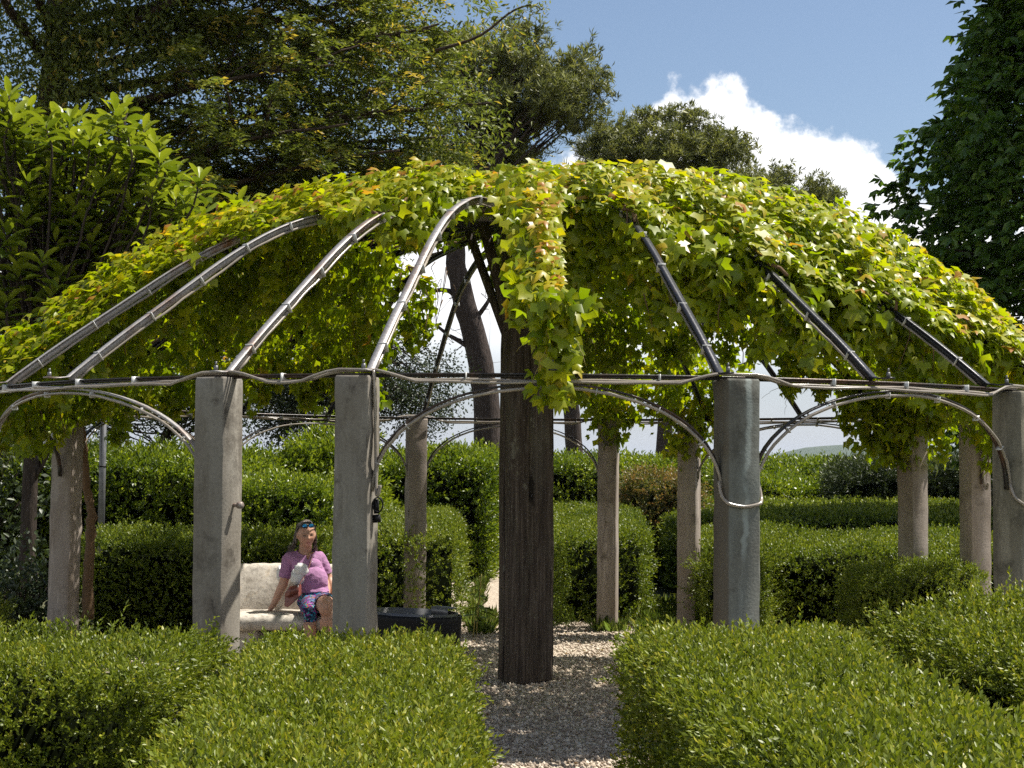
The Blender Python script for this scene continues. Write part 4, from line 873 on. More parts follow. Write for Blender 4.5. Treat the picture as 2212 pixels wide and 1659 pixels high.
def oak_small():
    rng = np.random.default_rng(59); b = MB(); base = at(330, 1050, 33); base.z = -.3; parts = []
    Q = limb(b, [base, at(340, 960, 33), at(390, 880, 33), at(430, 800, 33)], .10, .03, 6)
    for c in np.vstack([ellip(rng, at(470, 850, 33), .8, .9, 1.0, 70, .9, .1), ellip(rng, at(380, 900, 33), .65, .6, .5, 18, .9, .1), ellip(rng, at(250, 880, 33), .9, .9, .7, 40, .9, .1)]):
        s = Q[rng.integers(len(Q) // 3, len(Q))]; limb(b, [s, (s + c) / 2, c], .018, .005, 4, rng, .02); m = 80; P = c + rng.normal(0, .2, (m, 3))
        parts.append((P, unit(rng.normal(size=(m, 3))), unit(rng.normal(size=(m, 3)) + [0, 0, .7]), rng.uniform(.06, .1, m), rng.uniform(.03, .05, m), rng.normal(.4, .2, m)))
    tree("small_oak", "small thin dark tree with sky gaps behind the left front pillar", "tree", base, b, cat6(parts), "dark_bark", "oak")
oak_small()

def chestnut():
    rng = np.random.default_rng(61); b = MB(); base = Vector((8.8, 24, 0)); parts = []
    Q = limb(b, [base, (8.75, 24, 2.5), (8.65, 24, 5), (8.6, 24, 9), (8.6, 24, 12)], .30, .06, 9)
    n = 1700; zz = rng.uniform(1.9, 12.5, n); ph = rng.uniform(0, 6.28, n); rz = np.interp(zz, [1.9, 2.6, 3.5, 4.8, 6.0, 7.2, 8.4, 9.5, 12.5], [1.6, 2.3, 2.7, 3.0, 2.85, 2.3, 1.7, 1.45, .4]); rr = rz * (.45 + .5 * rng.uniform(0, 1, n) ** .6) * (1 + .08 * np.sin(ph * 5 + zz * 2))
    cl = np.column_stack([8.58 + rr * np.cos(ph), 24 + rr * np.sin(ph), zz])
    for i, c in enumerate(cl):
        if i % 12 == 0:
            s = Q[np.argmin(np.abs(Q[:, 2] - (c[2] - .5)))]; limb(b, [s, (s + c) / 2 + [0, 0, .2], c], .04, .01, 5, rng, .02)
        k = 11; pc = c + rng.normal(0, .17, (k, 3)); out = unit(np.array([math.cos(ph[i]), math.sin(ph[i]), .35]) + .55 * rng.normal(size=(k, 3))); up = np.array([0, 0, 1.])
        A = unit(np.cross(out, up)); B = unit(np.cross(A, out) + out * .0)
        for a in (-1.25, -.65, 0, .65, 1.25):
            T = unit(out * math.cos(a) + A * math.sin(a) + [0, 0, -.75] + .25 * rng.normal(size=(k, 3))); N = unit(np.array([0, 0, .7]) + out * .6 + .45 * rng.normal(size=(k, 3)))
            parts.append((pc, T, N, rng.uniform(.17, .26, k) * (1 - .18 * abs(a)), rng.uniform(.075, .11, k), rng.normal(.42, .2, k) + .1 * rng.uniform()))
    # flower spikes
    tree("chestnut_tree", "dense dark horse chestnut at the right edge reaching above the frame", "tree", base, b, cat6(parts), "dark_bark", "chestnut")
chestnut()

def loquat():
    rng = np.random.default_rng(67); b = MB(); base = at(60, 1100, 18.6); base.z = 0; parts = []
    Q = limb(b, [base, at(70, 900, 18.6), at(95, 700, 18.6), at(110, 560, 18.6)], .10, .05, 7)
    # tips of the shoots: outline read off the tree
    tips = [(20, 205), (60, 235), (100, 270), (30, 300), (150, 255), (140, 310), (80, 330), (195, 300), (250, 240), (270, 285), (310, 280), (230, 330), (180, 350), (300, 330), (345, 345), (270, 385), (210, 400), (120, 380), (60, 390), (20, 400), (380, 375), (430, 385), (330, 410), (280, 440), (240, 470), (160, 450), (110, 460), (55, 470), (15, 500), (200, 520), (270, 510), (310, 480), (150, 540), (90, 560), (40, 580), (230, 580), (170, 600), (110, 630), (60, 660), (15, 650), (140, 690), (90, 730), (30, 740), (200, 650), (180, 480), (340, 470), (130, 590), (-40, 300), (-60, 420), (-50, 560), (-70, 650), (380, 430), (300, 360), (30, 250), (-30, 220)]
    tips = [(x, y, 0) for x, y in tips] + [(x + rng.normal(0, 30), y + rng.normal(25, 30), 1) for x, y in tips for _ in range(3)]
    for x, y, dk in tips:
        c = np.array(at(x, y, 18.2 + rng.uniform(-.5, .5) + (rng.uniform(.3, 1.1) if dk else 0)))
        s = Q[rng.integers(len(Q) // 4, len(Q))]; st = c - np.array([rng.normal(0, .1), rng.normal(0, .1), .34]); limb(b, [s, (s + st) / 2 - [0, 0, .1], st, c], .022, .009, 5, rng, .01)
        m = rng.integers(10, 15); t = np.linspace(0, 1, m); ang = np.arange(m) * 2.4 + rng.uniform(0, 6.28); tilt = 1.5 - .85 * t
        P = c + np.array([0, 0, 1.]) * (-.24 * (1 - t))[:, None]; rad = np.column_stack([np.cos(ang), np.sin(ang), np.zeros(m)])
        T = unit(rad * np.sin(tilt)[:, None] + np.array([0, 0, 1.]) * (np.cos(tilt) * .9)[:, None] + .1 * rng.normal(size=(m, 3)) - np.array([0, 0, .25]) * (1 - t)[:, None]); N = unit(np.array([0, 0, 1.]) - rad * .25 + .2 * rng.normal(size=(m, 3)))
        N = unit(N + rad * -.3 * t[:, None])
        ln = rng.uniform(.26, .37, m) * (1 - .2 * t); parts.append((P, T, N, ln, ln * rng.uniform(.32, .40, m), .35 + .45 * t + rng.normal(0, .12, m)))
    tree("loquat_tree", "loquat tree with big glossy pointed leaves at the left edge", "tree", base, b, cat6(parts), "dark_bark", "loquat", LONG, 300)
loquat()

def shrub_mass(name, label, cat, c, rx, ry, rz, n, seed, mat, leaf):
    rng = np.random.default_rng(seed); b = MB(); base = np.array([c[0], c[1], 0]); parts = []
    for p in ellip(rng, c, rx, ry, rz, n, .95, .3):
        limb(b, [base + rng.normal(0, .1, 3) * [1, 1, 0], (base + p) / 2, p], .025, .006, 4, rng, .02); m = 60; P = p + rng.normal(0, .2, (m, 3))
        parts.append((P, unit(rng.normal(size=(m, 3)) + [0, 0, .2]), unit(rng.normal(size=(m, 3)) + [0, 0, .8]), rng.uniform(.7, 1.2, m) * leaf, rng.uniform(.35, .5, m) * leaf, rng.normal(.4, .2, m)))
    root = empty(name, tuple(base), label, cat); link("stems", b.mesh("stems", MAT["dark_bark"]), root); P, T, N, ln, wd, tt = cat6(parts); foliage("foliage", root, MAT[mat], P, T, N, ln, wd, tt, KITE)
shrub_mass("evergreen_shrub", "dark evergreen shrub in the shade below the loquat", "shrub", (-7.3, 21.0, 1.2), 1.3, 1.0, 1.3, 110, 71, "oak", .11)
shrub_mass("evergreen_shrub", "low dark shrub at the foot of the left pillar", "shrub", (-4.55, 15.2, .45), .35, .4, .45, 40, 72, "oak", .08)

# grass and weeds at the foot of the hedges
def grass(n, boxes, seed):
    rng = np.random.default_rng(seed); PP = []
    for (x0, x1, y0, y1, k) in boxes: PP.append(np.column_stack([rng.uniform(x0, x1, k), rng.uniform(y0, y1, k), np.zeros(k)]))
    P = np.vstack(PP); m = len(P); T = unit(np.array([0, 0, 1.]) + .5 * rng.normal(size=(m, 3)) * [1, 1, .2]); N = unit(rng.normal(size=(m, 3)) * [1, 1, .2]); ln = rng.uniform(.05, .2, m)
    V, F, tt = leaves(P, T, N, ln, np.full(m, .011), np.clip(rng.normal(.5, .25, m), 0, 1), KITE)
    tag(link("grass", mesh_np("grass", V, F, MAT["grass"], tint=tt)), "light green grass and weeds growing along the hedge feet", "grass", kind="stuff")
grass(0, [(1.35, 2.1, 17.2, 20.5, 6000), (-.42, -.18, 16.9, 18.6, 1500), (.9, 1.25, 17.2, 17.6, 350), (-4.6, -3.6, 12.4, 15.0, 2500), (-.5, -.35, 18, 25, 900), (.5, .75, 18, 25, 600)], 5)
def litter():
    rng = np.random.default_rng(91); n = 420; P = np.column_stack([rng.uniform(-.75, 1.2, n), 9 + 9.5 * rng.uniform(size=n), np.full(n, .022)]); e = rng.uniform(size=n) < .6; P[e, 0] = np.where(rng.uniform(size=e.sum()) < .5, -.45 + .12 * rng.normal(size=e.sum()), .85 + .15 * rng.normal(size=e.sum()))
    a = rng.uniform(0, 6.28, n); T = np.column_stack([np.cos(a), np.sin(a), rng.uniform(-.1, .3, n)]); N = unit(np.array([0, 0, 1.]) + .35 * rng.normal(size=(n, 3))); V, F, tt = leaves(P, T, N, rng.uniform(.02, .06, n), rng.uniform(.012, .03, n), rng.uniform(0, 1, n), KITE)
    tag(link("leaf_litter", mesh_np("leaf_litter", V, F, leaf_mat("dry_leaf", [(0, (.06, .035, .015)), (.6, (.17, .10, .04)), (1, (.26, .20, .06))], .1, .7, .2), tint=tt)), "scattered dry leaves lying on the gravel path", "leaves", kind="stuff")
litter()
def weed(px, py, d, label, seed, size=.17, n=9):
    rng = np.random.default_rng(seed); base = at(px, py, d); base.z = 0; top = at(px, py, d); root = empty("broad_leaved_weed", base, label, "weed"); b = MB(); h = max(.15, top.z); limb(b, [base, base + Vector((.02, 0, h * .5)), base + Vector((.05, 0, h))], .008, .004, 5); link("stem", b.mesh("stem", MAT["laurel_stem"]), root)
    me = None
    t = rng.uniform(.35, 1, n); a = np.arange(n) * 2.4 + seed; P = np.array(base) + np.column_stack([.05 * t, 0 * t, h * t]); rad = np.column_stack([np.cos(a), np.sin(a) * .7, np.zeros(n)])
    T = unit(rad + [0.25, 0, -.35] + .25 * rng.normal(size=(n, 3))); N = unit(np.array([0, 0, 1.]) + rad * .3 + .2 * rng.normal(size=(n, 3)))
    foliage("foliage", root, MAT["grass"], P, T, N, rng.uniform(.7, 1.2, n) * size, rng.uniform(.28, .36, n) * size, rng.uniform(.2, .7, n), LONG, n, False, None)
weed(1030, 1240, 16.8, "pointed broad leaved weed leaning out of the hedge, the upper one", 3)
weed(1022, 1300, 16.6, "pointed broad leaved weed at the hedge corner, the lower one", 8)

# ------------------------------------------------------------------ stone bench
def u6(u, v, d):
    """point from a close-up of the seated woman (pixels of that close-up) at distance d"""
    return at((900 + .33149 * u) / 1.8228, (1950 + .33152 * v) / 1.8228, d)
def bench():
    root = empty("stone_bench", (-1.75, 14.4, 0), "weathered pale stone bench with lichen on its high back", "bench")
    x0, x1 = -2.62, -1.02
    def slab(name, prof_yz, n=26, x1=x1):
        V = []; k = len(prof_yz); rng = np.random.default_rng(4)
        for i in range(n):
            t = i / (n - 1); x = x0 + (x1 - x0) * t; cv = .10 * (2 * t - 1) ** 2          # gently curved in plan
            e = 1 - .5 * max(0, abs(2 * t - 1) - .93) / .07 * .5
            cy = np.mean([p[0] for p in prof_yz]); cz = np.mean([p[1] for p in prof_yz])
            for (y, z) in prof_yz: V.append((x + rng.normal(0, .002), cy + (y - cy) * e - cv + rng.normal(0, .003), cz + (z - cz) * e + rng.normal(0, .002)))
        Q = [(i * k + j, i * k + (j + 1) % k, (i + 1) * k + (j + 1) % k, (i + 1) * k + j) for i in range(n - 1) for j in range(k)]
        me = mesh_np(name, V, [np.array(Q), np.array([[j for j in range(k)][::-1]]), np.array([[(n - 1) * k + j for j in range(k)]])], MAT["stone"], smooth=True); return link(name, me, root)
    a = np.linspace(math.pi / 2, 3 * math.pi / 2, 9)
    slab("seat", [(14.66, .45), (14.05 + .0, .45)] + [(14.05 + .06 * math.cos(t), .385 + .065 * math.sin(t)) for t in a[1:-1]] + [(14.05, .32), (14.66, .32)])
    slab("backrest", [(14.665, .44), (14.665, .36), (14.82, .36), (14.92, .81), (14.895, .845), (14.86, .85), (14.815, .835), (14.785, .81)], x1=-1.30)
    for x in (-2.3, -1.35): link("bench_support", bevel(MB().box((x, 14.36, .16), (.22, .46, .318)).mesh("bench_support", MAT["stone"]), .02), root)
bench()

# ------------------------------------------------------------------ the seated woman
def skin_body(verts, edges, radii, name, sub=2):
    me = bpy.data.meshes.new(name); me.from_pydata([tuple(v) for v in verts], edges, []); o = bpy.data.objects.new(name, me); C.objects.link(o)
    o.modifiers.new("s", "SKIN"); 
    for i, r in enumerate(radii):
        sv = me.skin_vertices[0].data[i]; sv.radius = r if isinstance(r, tuple) else (r, r); sv.use_root = (i == 0)
    m = o.modifiers.new("d", "SUBSURF"); m.levels = sub; m.render_levels = sub
    dg = bpy.context.evaluated_depsgraph_get(); out = bpy.data.meshes.new_from_object(o.evaluated_get(dg)); bpy.data.objects.remove(o); bpy.data.meshes.remove(me); return out
def remeshed(meshes, voxel, smooth_it=3):
    bm = bmesh.new()
    for m in meshes: bm.from_mesh(m)
    me = bpy.data.meshes.new("tmp"); bm.to_mesh(me); bm.free(); o = bpy.data.objects.new("tmp", me); C.objects.link(o)
    r = o.modifiers.new("r", "REMESH"); r.mode = "VOXEL"; r.voxel_size = voxel
    k = o.modifiers.new("k", "SMOOTH"); k.iterations = smooth_it; k.factor = .5
    dg = bpy.context.evaluated_depsgraph_get(); out = bpy.data.meshes.new_from_object(o.evaluated_get(dg)); bpy.data.objects.remove(o); return out
def coords(me):
    a = np.empty(len(me.vertices) * 3, np.float32); me.vertices.foreach_get("co", a); return a.reshape(-1, 3).astype(float)
def normals(me):
    a = np.empty(len(me.vertices) * 3, np.float32); me.vertex_normals.foreach_get("vector", a); return a.reshape(-1, 3).astype(float)

def woman():
    J = {}
    J["pelvis"] = u6(1060, 1270, 14.32); J["waist"] = u6(1025, 1085, 14.40); J["chest"] = u6(930, 865, 14.47); J["upper"] = u6(905, 760, 14.50); J["neck0"] = u6(905, 690, 14.50); J["neck1"] = u6(918, 610, 14.47); 
    J["shR"] = u6(722, 748, 14.49); J["elR"] = u6(655, 1045, 14.48); J["wrR"] = u6(535, 1300, 14.47); J["haR"] = u6(480, 1372, 14.46)
    J["shL"] = u6(1072, 738, 14.50); J["elL"] = u6(1190, 1000, 14.50); J["wrL"] = u6(1290, 1210, 14.40); J["haL"] = u6(1325, 1290, 14.36)
    J["hipR"] = u6(970, 1300, 14.30); J["knR"] = u6(965, 1352, 13.97); J["anR"] = u6(1000, 1880, 14.0); J["toR"] = u6(990, 1935, 13.82)
    J["hipL"] = u6(1140, 1285, 14.30); J["knL"] = u6(1155, 1305, 13.86); J["anL"] = u6(1215, 1880, 13.88); J["toL"] = u6(1225, 1935, 13.70)
    J["anR"].z = J["anL"].z = .09; J["toR"].z = J["toL"].z = .045
    names = ["pelvis", "waist", "chest", "upper", "neck0", "neck1", "shR", "elR", "wrR", "haR", "shL", "elL", "wrL", "haL", "hipR", "knR", "anR", "toR", "hipL", "knL", "anL", "toL"]; ix = {n: i for i, n in enumerate(names)}
    ed = [("pelvis", "waist"), ("waist", "chest"), ("chest", "upper"), ("upper", "neck0"), ("neck0", "neck1"), ("upper", "shR"), ("shR", "elR"), ("elR", "wrR"), ("wrR", "haR"), ("upper", "shL"), ("shL", "elL"), ("elL", "wrL"), ("wrL", "haL"),
          ("pelvis", "hipR"), ("hipR", "knR"), ("knR", "anR"), ("anR", "toR"), ("pelvis", "hipL"), ("hipL", "knL"), ("knL", "anL"), ("anL", "toL")]
    rad = dict(pelvis=(.15, .115), waist=(.145, .115), chest=(.14, .11), upper=(.105, .075), neck0=.058, neck1=.05, shR=.052, elR=.038, wrR=.027, haR=.026, shL=.052, elL=.038, wrL=.027, haL=.026, hipR=.085, knR=.058, anR=.036, toR=.03, hipL=.085, knL=.060, anL=.036, toL=.03)
    # extra vertices for belly, bust and forearm/calf taper
    V = [J[n] for n in names]; E = [(ix[a], ix[b]) for a, b in ed]; RR = [rad[n] for n in names]
    body = skin_body(V, E, RR, "person")
    solids = [body]
    def blob(c, r, seg=16):
        bm = bmesh.new(); bmesh.ops.create_uvsphere(bm, u_segments=seg, v_segments=seg, radius=1); 
        for v in bm.verts: v.co = Vector((v.co.x * r[0], v.co.y * r[1], v.co.z * r[2])) + Vector(c)
        me = bpy.data.meshes.new("b"); bm.to_mesh(me); bm.free(); return me
    def seg(a, b, r0, r1):
        mb = MB(); t = np.linspace(0, 1, 7)[:, None]; P = np.array(a) * (1 - t) + np.array(b) * t; mb.tube(P, np.linspace(r0, r1, 7) * (1 + .08 * np.sin(np.linspace(0, math.pi, 7))), 12); return mb.mesh("b", None)
    solids += [blob(u6(1005, 1025, 14.37), (.125, .10, .12)), blob(u6(860, 870, 14.41), (.07, .06, .075)), blob(u6(1000, 865, 14.41), (.07, .06, .075)),
               blob(u6(1050, 1270, 14.42), (.17, .13, .09)), seg(J["elR"], J["wrR"], .044, .027), seg(J["shR"], J["elR"], .048, .040), seg(J["elL"], J["wrL"], .043, .027), seg(J["shL"], J["elL"], .048, .040),
               seg(J["hipL"], J["knL"], .094, .074), seg(J["hipR"], J["knR"], .088, .064), blob(J["knL"] + Vector((0, -.02, -.02)), (.062, .06, .075)), blob(J["knR"] + Vector((0, -.02, -.02)), (.06, .06, .07)), seg(J["knL"] - Vector((0, 0, .12)), J["anL"], .056, .034), seg(J["knR"] - Vector((0, 0, .12)), J["anR"], .056, .034)]
    # right hand spread on the seat: palm, four fingers, thumb
    h = J["haR"]; palm = blob(h + Vector((-.018, -.01, -.012)), (.04, .035, .016)); solids.append(palm)
    for k, (ang, L) in enumerate(((2.55, .068), (2.95, .078), (3.3, .074), (3.7, .058))):
        d = Vector((math.cos(ang), math.sin(ang) - .35, 0)).normalized(); b0 = h + Vector((-.03, -.018 + .016 * (1.5 - k) * -1, -.012)); p1 = b0 + d * L * .5 + Vector((0, 0, .004)); p2 = b0 + d * L + Vector((0, 0, -.008))
        mb = MB(); mb.tube([b0, p1, p2], [.0095, .0088, .007], 8); solids.append(mb.mesh("b", None))
    mb = MB(); mb.tube([h + Vector((0, -.02, -.008)), h + Vector((-.02, -.055, -.012)), h + Vector((-.045, -.07, -.017))], [.012, .010, .008], 8); solids.append(mb.mesh("b", None))
    # left hand resting behind the pillar
    h = J["haL"]; solids.append(blob(h, (.035, .04, .018)))
    for k in range(4):
        mb = MB(); b0 = h + Vector((-.022 + .016 * k, -.03, 0)); mb.tube([b0, b0 + Vector((0, -.035, -.005)), b0 + Vector((0, -.062 - .006 * (k in (1, 2)), -.02))], [.009, .0085, .007], 8); solids.append(mb.mesh("b", None))
    mb = MB(); mb.tube([h + Vector((-.03, 0, 0)), h + Vector((-.052, -.03, -.006))], [.011, .008], 8); solids.append(mb.mesh("b", None))
    # head: built upright in its own frame (x right, y back, z up) then turned towards the picture's right
    hc = u6(922, 470, 14.45); Hh = .122
    bm = bmesh.new(); bmesh.ops.create_uvsphere(bm, u_segments=40, v_segments=30, radius=1)
    def gauss(p, c, s): return math.exp(-sum(((p[i] - c[i]) / s[i]) ** 2 for i in range(3)))
    for v in bm.verts:
        p = v.co.copy(); x, y, z = p; w = .62 + .10 * max(0, z) ; jaw = 1 - .30 * max(0, -z) ** 1.5
        X, Y, Z = x * .64 * jaw, y * .80, z * 1.0
        if y < 0 and z < 0: Y *= 1 - .10 * abs(z)
        if y > 0 and z < -.2: Y *= 1 - .5 * min(1, (-z - .2))
        q = (X, Y, Z); f = 0
        f += .21 * gauss(q, (0, -.80, -.12), (.11, .3, .13)) + .10 * gauss(q, (0, -.8, .08), (.08, .3, .2))           # nose
        f -= .085 * gauss(q, (.25, -.72, .06), (.13, .3, .10)) + .085 * gauss(q, (-.25, -.72, .06), (.13, .3, .10))    # eye sockets
        f += .035 * gauss(q, (.24, -.75, .20), (.2, .3, .06)) + .035 * gauss(q, (-.24, -.75, .20), (.2, .3, .06))       # brow
        f += .045 * gauss(q, (.33, -.6, -.18), (.14, .3, .14)) + .045 * gauss(q, (-.33, -.6, -.18), (.14, .3, .14))     # cheeks
        f += .055 * gauss(q, (0, -.72, -.42), (.19, .3, .045)) + .05 * gauss(q, (0, -.7, -.51), (.16, .3, .05)) - .05 * gauss(q, (0, -.72, -.465), (.2, .3, .018))  # lips
        f += .07 * gauss(q, (0, -.62, -.78), (.18, .3, .14))                                                             # chin
        v.co = Vector((X, Y - f, Z)) * Hh
    for sx in (-1, 1):
        r = bmesh.ops.create_uvsphere(bm, u_segments=10, v_segments=8, radius=1)
        for v in r["verts"]: v.co = Vector((v.co.x * .012 + sx * .078, v.co.y * .020 + .005, v.co.z * .032 - .004))
    head = bpy.data.meshes.new("b"); bm.to_mesh(head); bm.free()
    HM = Matrix.Translation(hc) @ Matrix.Rotation(R(-3), 4, "Y") @ Matrix.Rotation(R(18), 4, "Z") @ Matrix.Rotation(R(9), 4, "X")
    head.transform(HM); solids.append(head)
    solids.append(seg(J["neck0"], hc + Vector((0, .015, -.05)), .056, .052))
    me = remeshed(solids, .0068, 2)
    bm = bmesh.new(); bm.from_mesh(me); fw = Vector((HM.to_3x3() @ Vector((0, -1, 0)))); es = set()
    for f_ in bm.faces:
        cc = f_.calc_center_median() - hc
        if cc.length < .16 and cc.dot(fw) > .035: es.update(f_.edges)
    bmesh.ops.subdivide_edges(bm, edges=list(es), cuts=2, use_grid_fill=True, smooth=.4); bm.to_mesh(me); bm.free(); me.update(); P = coords(me)
    inv = np.array(HM.inverted()); L = (np.c_[P, np.ones(len(P))] @ inv.T)[:, :3] / Hh
    col = np.tile([.52, .29, .195, 1.], (len(P), 1)); col[:, :3] *= (1 + .10 * smooth_noise(P, 22, 3))[:, None]
    def g(c, s): return np.exp(-(((L - np.array(c)) / np.array(s)) ** 2).sum(1))
    def paint(w, c):
        w = np.clip(w, 0, 1)[:, None]; col[:, :3] = col[:, :3] * (1 - w) + np.array(c) * w
    front = (L[:, 1] < -.3)
    paint(front * g((0, -.78, -.455), (.23, .3, .065)) * .95, (.34, .12, .10)); paint(front * g((0, -.78, -.465), (.22, .3, .018)) * .9, (.10, .03, .03)); paint(front * (g((.32, -.6, -.36), (.05, .3, .16)) + g((-.32, -.6, -.36), (.05, .3, .16))) * .4, (.3, .15, .1))
    for sx in (-.245, .245):
        paint(front * g((sx, -.7, .05), (.17, .35, .10)) * .45, (.30, .15, .10)); paint(front * g((sx, -.7, .065), (.125, .35, .045)) * 1.3, (.05, .035, .03)); paint(front * g((sx * 1.03, -.7, .215), (.19, .35, .040)) * .75, (.13, .085, .06))
        paint(front * g((sx * 1.25, -.65, -.2), (.16, .3, .14)) * .35, (.50, .19, .13))
    paint(front * g((0, -.95, -.2), (.1, .2, .08)) * .3, (.5, .2, .14))
    a = me.attributes.new("col", "FLOAT_COLOR", "POINT"); a.data.foreach_set("color", col.astype(np.float32).ravel()); me.polygons.foreach_set("use_smooth", np.ones(len(me.polygons), bool))
    ms, nt, p = nodes_of("skin"); at_ = N_(nt, "ShaderNodeAttribute", attribute_name="col"); nt.links.new(at_.outputs["Color"], p.inputs["Base Color"]); p.inputs["Roughness"].default_value = .5; p.inputs["Subsurface Weight"].default_value = .08; p.inputs["Subsurface Radius"].default_value = (.012, .005, .003)
    me.materials.clear(); me.materials.append(ms); me.name = "person"
    root = tag(link("person", me), "woman in mauve shirt and patterned shorts leaning back on the stone bench", "person")
    # clothing: offset skins of the body
    Nn = normals(me); Jn = {k: np.array(v) for k, v in J.items()}
    def segd(a, b):
        d = Jn[b] - Jn[a]; t = np.clip(((P - Jn[a]) @ d) / (d @ d), 0, 1); return np.linalg.norm(P - Jn[a] - t[:, None] * d, axis=1), t
    torso = np.minimum.reduce([segd("pelvis", "waist")[0] - .06, segd("waist", "chest")[0] - .06, segd("chest", "upper")[0] - .05, segd("upper", "shR")[0], segd("upper", "shL")[0]])
    neckd = np.minimum(segd("neck0", "neck1")[0], np.linalg.norm(P - np.array(hc), axis=1) - .06)
    dR, tR = segd("shR", "elR"); dL, tL = segd("shL", "elL"); fR, _ = segd("elR", "wrR"); fL, _ = segd("elL", "wrL"); gR = segd("wrR", "haR")[0]; gL = segd("wrL", "haL")[0]
    h1, s1 = segd("hipR", "knR"); h2, s2 = segd("hipL", "knL"); sh1 = segd("knR", "anR")[0]; sh2 = segd("knL", "anL")[0]; pel = np.minimum(segd("pelvis", "hipR")[0], segd("pelvis", "hipL")[0]) - .07
    hem = (np.array(u6(1000, 1118, 14.3)))[2]
    armR = (dR < .075) & (fR > dR - .004) & (tR > .0); armL = (dL < .075) & (fL > dL - .004)
    arm = (armR & (tR < .80)) | (armL & (tL < .80)); lower = ((fR < .06) | (fL < .06) | (gR < .09) | (gL < .09)) & ~arm
    forearm = (np.minimum(fR, gR) < np.minimum(dR, torso + .05)) | (np.minimum(fL, gL) < np.minimum(dL, torso + .05))
    collar = np.array(u6(920, 668, 14.5)); ny = (P - np.array(Jn["neck0"])) @ unit(Jn["neck1"] - Jn["neck0"])
    shirt = (P[:, 2] > hem - .03) & ((ny < .018) | (segd("neck0", "neck1")[0] > .085)) & (np.linalg.norm(P - np.array(hc), axis=1) > .17) & ~(forearm & ~arm) & ~((tR >= .80) & (dR < .08) & (fR < .07)) & ~((tL >= .80) & (dL < .08) & (fL < .07)) & (np.minimum(h1 - .02, h2 - .02) > -.5) & ~((P[:, 2] < hem + .06) & (P[:, 1] < 14.10))
    # V neck
    vb = np.array(u6(950, 775, 14.4)); vt = np.array(u6(930, 655, 14.4)); tt_ = np.clip((P[:, 2] - vb[2]) / (vt[2] - vb[2]), 0, 1.3); vx = vb[0] + (vt[0] - vb[0]) * tt_
    shirt &= ~((P[:, 2] > vb[2]) & (np.abs(P[:, 0] - vx) < .040 * tt_) & (Nn[:, 1] < .1))
    def garment(name, sel, off, mat, wr, label=None):
        F = np.array([p_.vertices[:] for p_ in me.polygons if len(p_.vertices) == 4], np.int32); F = F[sel[F].all(1)]; used = np.unique(F); mp = -np.ones(len(P), int); mp[used] = np.arange(len(used))
        q = P[used]; w = wr * (smooth_noise(q @ np.array([[1, .2, .7], [0, .6, 0], [-.8, 0, 1.1]]), 17, 17) + .5 * np.abs(smooth_noise(q @ np.array([[.9, 0, -.6], [0, .6, 0], [.5, 0, 1.2]]), 30, 23))); V = q + Nn[used] * (off + w)[:, None]
        mm = mesh_np(name, V, mp[F], mat, smooth=True); o = link(name, mm, root)
        sm = o.modifiers.new("soften", "SMOOTH"); sm.iterations = 3; sm.factor = .5; so = o.modifiers.new("cloth", "SOLIDIFY"); so.thickness = .004; so.offset = -1; return o
    msh, nt, p = nodes_of("mauve_linen"); nz = noise_(nt, 40, 5); nt.links.new(ramp_(nt, nz, [(.3, (.32, .155, .29)), (.7, (.42, .215, .375))]), p.inputs["Base Color"]); p.inputs["Roughness"].default_value = .85; p.inputs["Specular IOR Level"].default_value = .2; bump_(nt, p, noise_(nt, 22, 4, .6), .8, .012)
    garment("shirt", shirt, .014, msh, .0045)
    mpt, nt, p = nodes_of("patterned_cotton"); tc = N_(nt, "ShaderNodeTexCoord"); nz = N_(nt, "ShaderNodeTexNoise"); nz.inputs["Scale"].default_value = 14; nz.inputs["Detail"].default_value = 2; nt.links.new(tc.outputs["Object"], nz.inputs["Vector"])
    wv = N_(nt, "ShaderNodeTexWave", wave_type="RINGS"); wv.inputs["Scale"].default_value = 12; wv.inputs["Distortion"].default_value = 9; wv.inputs["Detail"].default_value = 2; wv.inputs["Detail Scale"].default_value = 2.2; nt.links.new(tc.outputs["Object"], wv.inputs["Vector"])
    pal = ramp_(nt, nz.outputs[0], [(0, (.02, .22, .40)), (.42, (.30, .03, .30)), (.5, (.05, .35, .42)), (.56, (.42, .12, .05)), (.62, (.35, .03, .33)), (.75, (.30, .45, .55))], "CONSTANT")
    msk = ramp_(nt, wv.outputs["Fac"], [(.0, (0, 0, 0)), (.5, (0, 0, 0)), (.62, (1, 1, 1)), (1, (1, 1, 1))]); nt.links.new(mixc(nt, msk, (.012, .014, .055), pal), p.inputs["Base Color"]); p.inputs["Roughness"].default_value = .85
    shorts = (P[:, 2] < hem + .03) & (P[:, 2] > .40) & ~forearm & ((np.minimum(pel, np.minimum(h1 - .03, h2 - .03)) < .09) | (torso < .1)) & ~((s1 > 1.1) & (h1 < h2)) & ~((s2 > .80) & (h2 <= h1)) & (gL > .1)
    garment("shorts", shorts, .009, mpt, .002)
    # shirt buttons and belt tab
    mbtn = simple("shell_button", (.6, .5, .58), .35); b = MB()
    for (u, v) in ((985, 815), (1060, 880), (1000, 745)):
        q = u6(u, v, 14.3); 
        k = np.argmin(np.linalg.norm((P - np.array(q))[:, [0, 2]], axis=1) + 9 * (P[:, 1] > 14.5) + 9 * ~shirt); qq = P[k] + Nn[k] * .02; b.tube([qq, qq + Nn[k] * .004], .006, 8)
    link("buttons", b.mesh("buttons", mbtn), root)
    # collar
    def place(pt):                                   # head frame -> world
        return HM @ Vector((pt[0] * Hh, pt[1] * Hh, pt[2] * Hh))
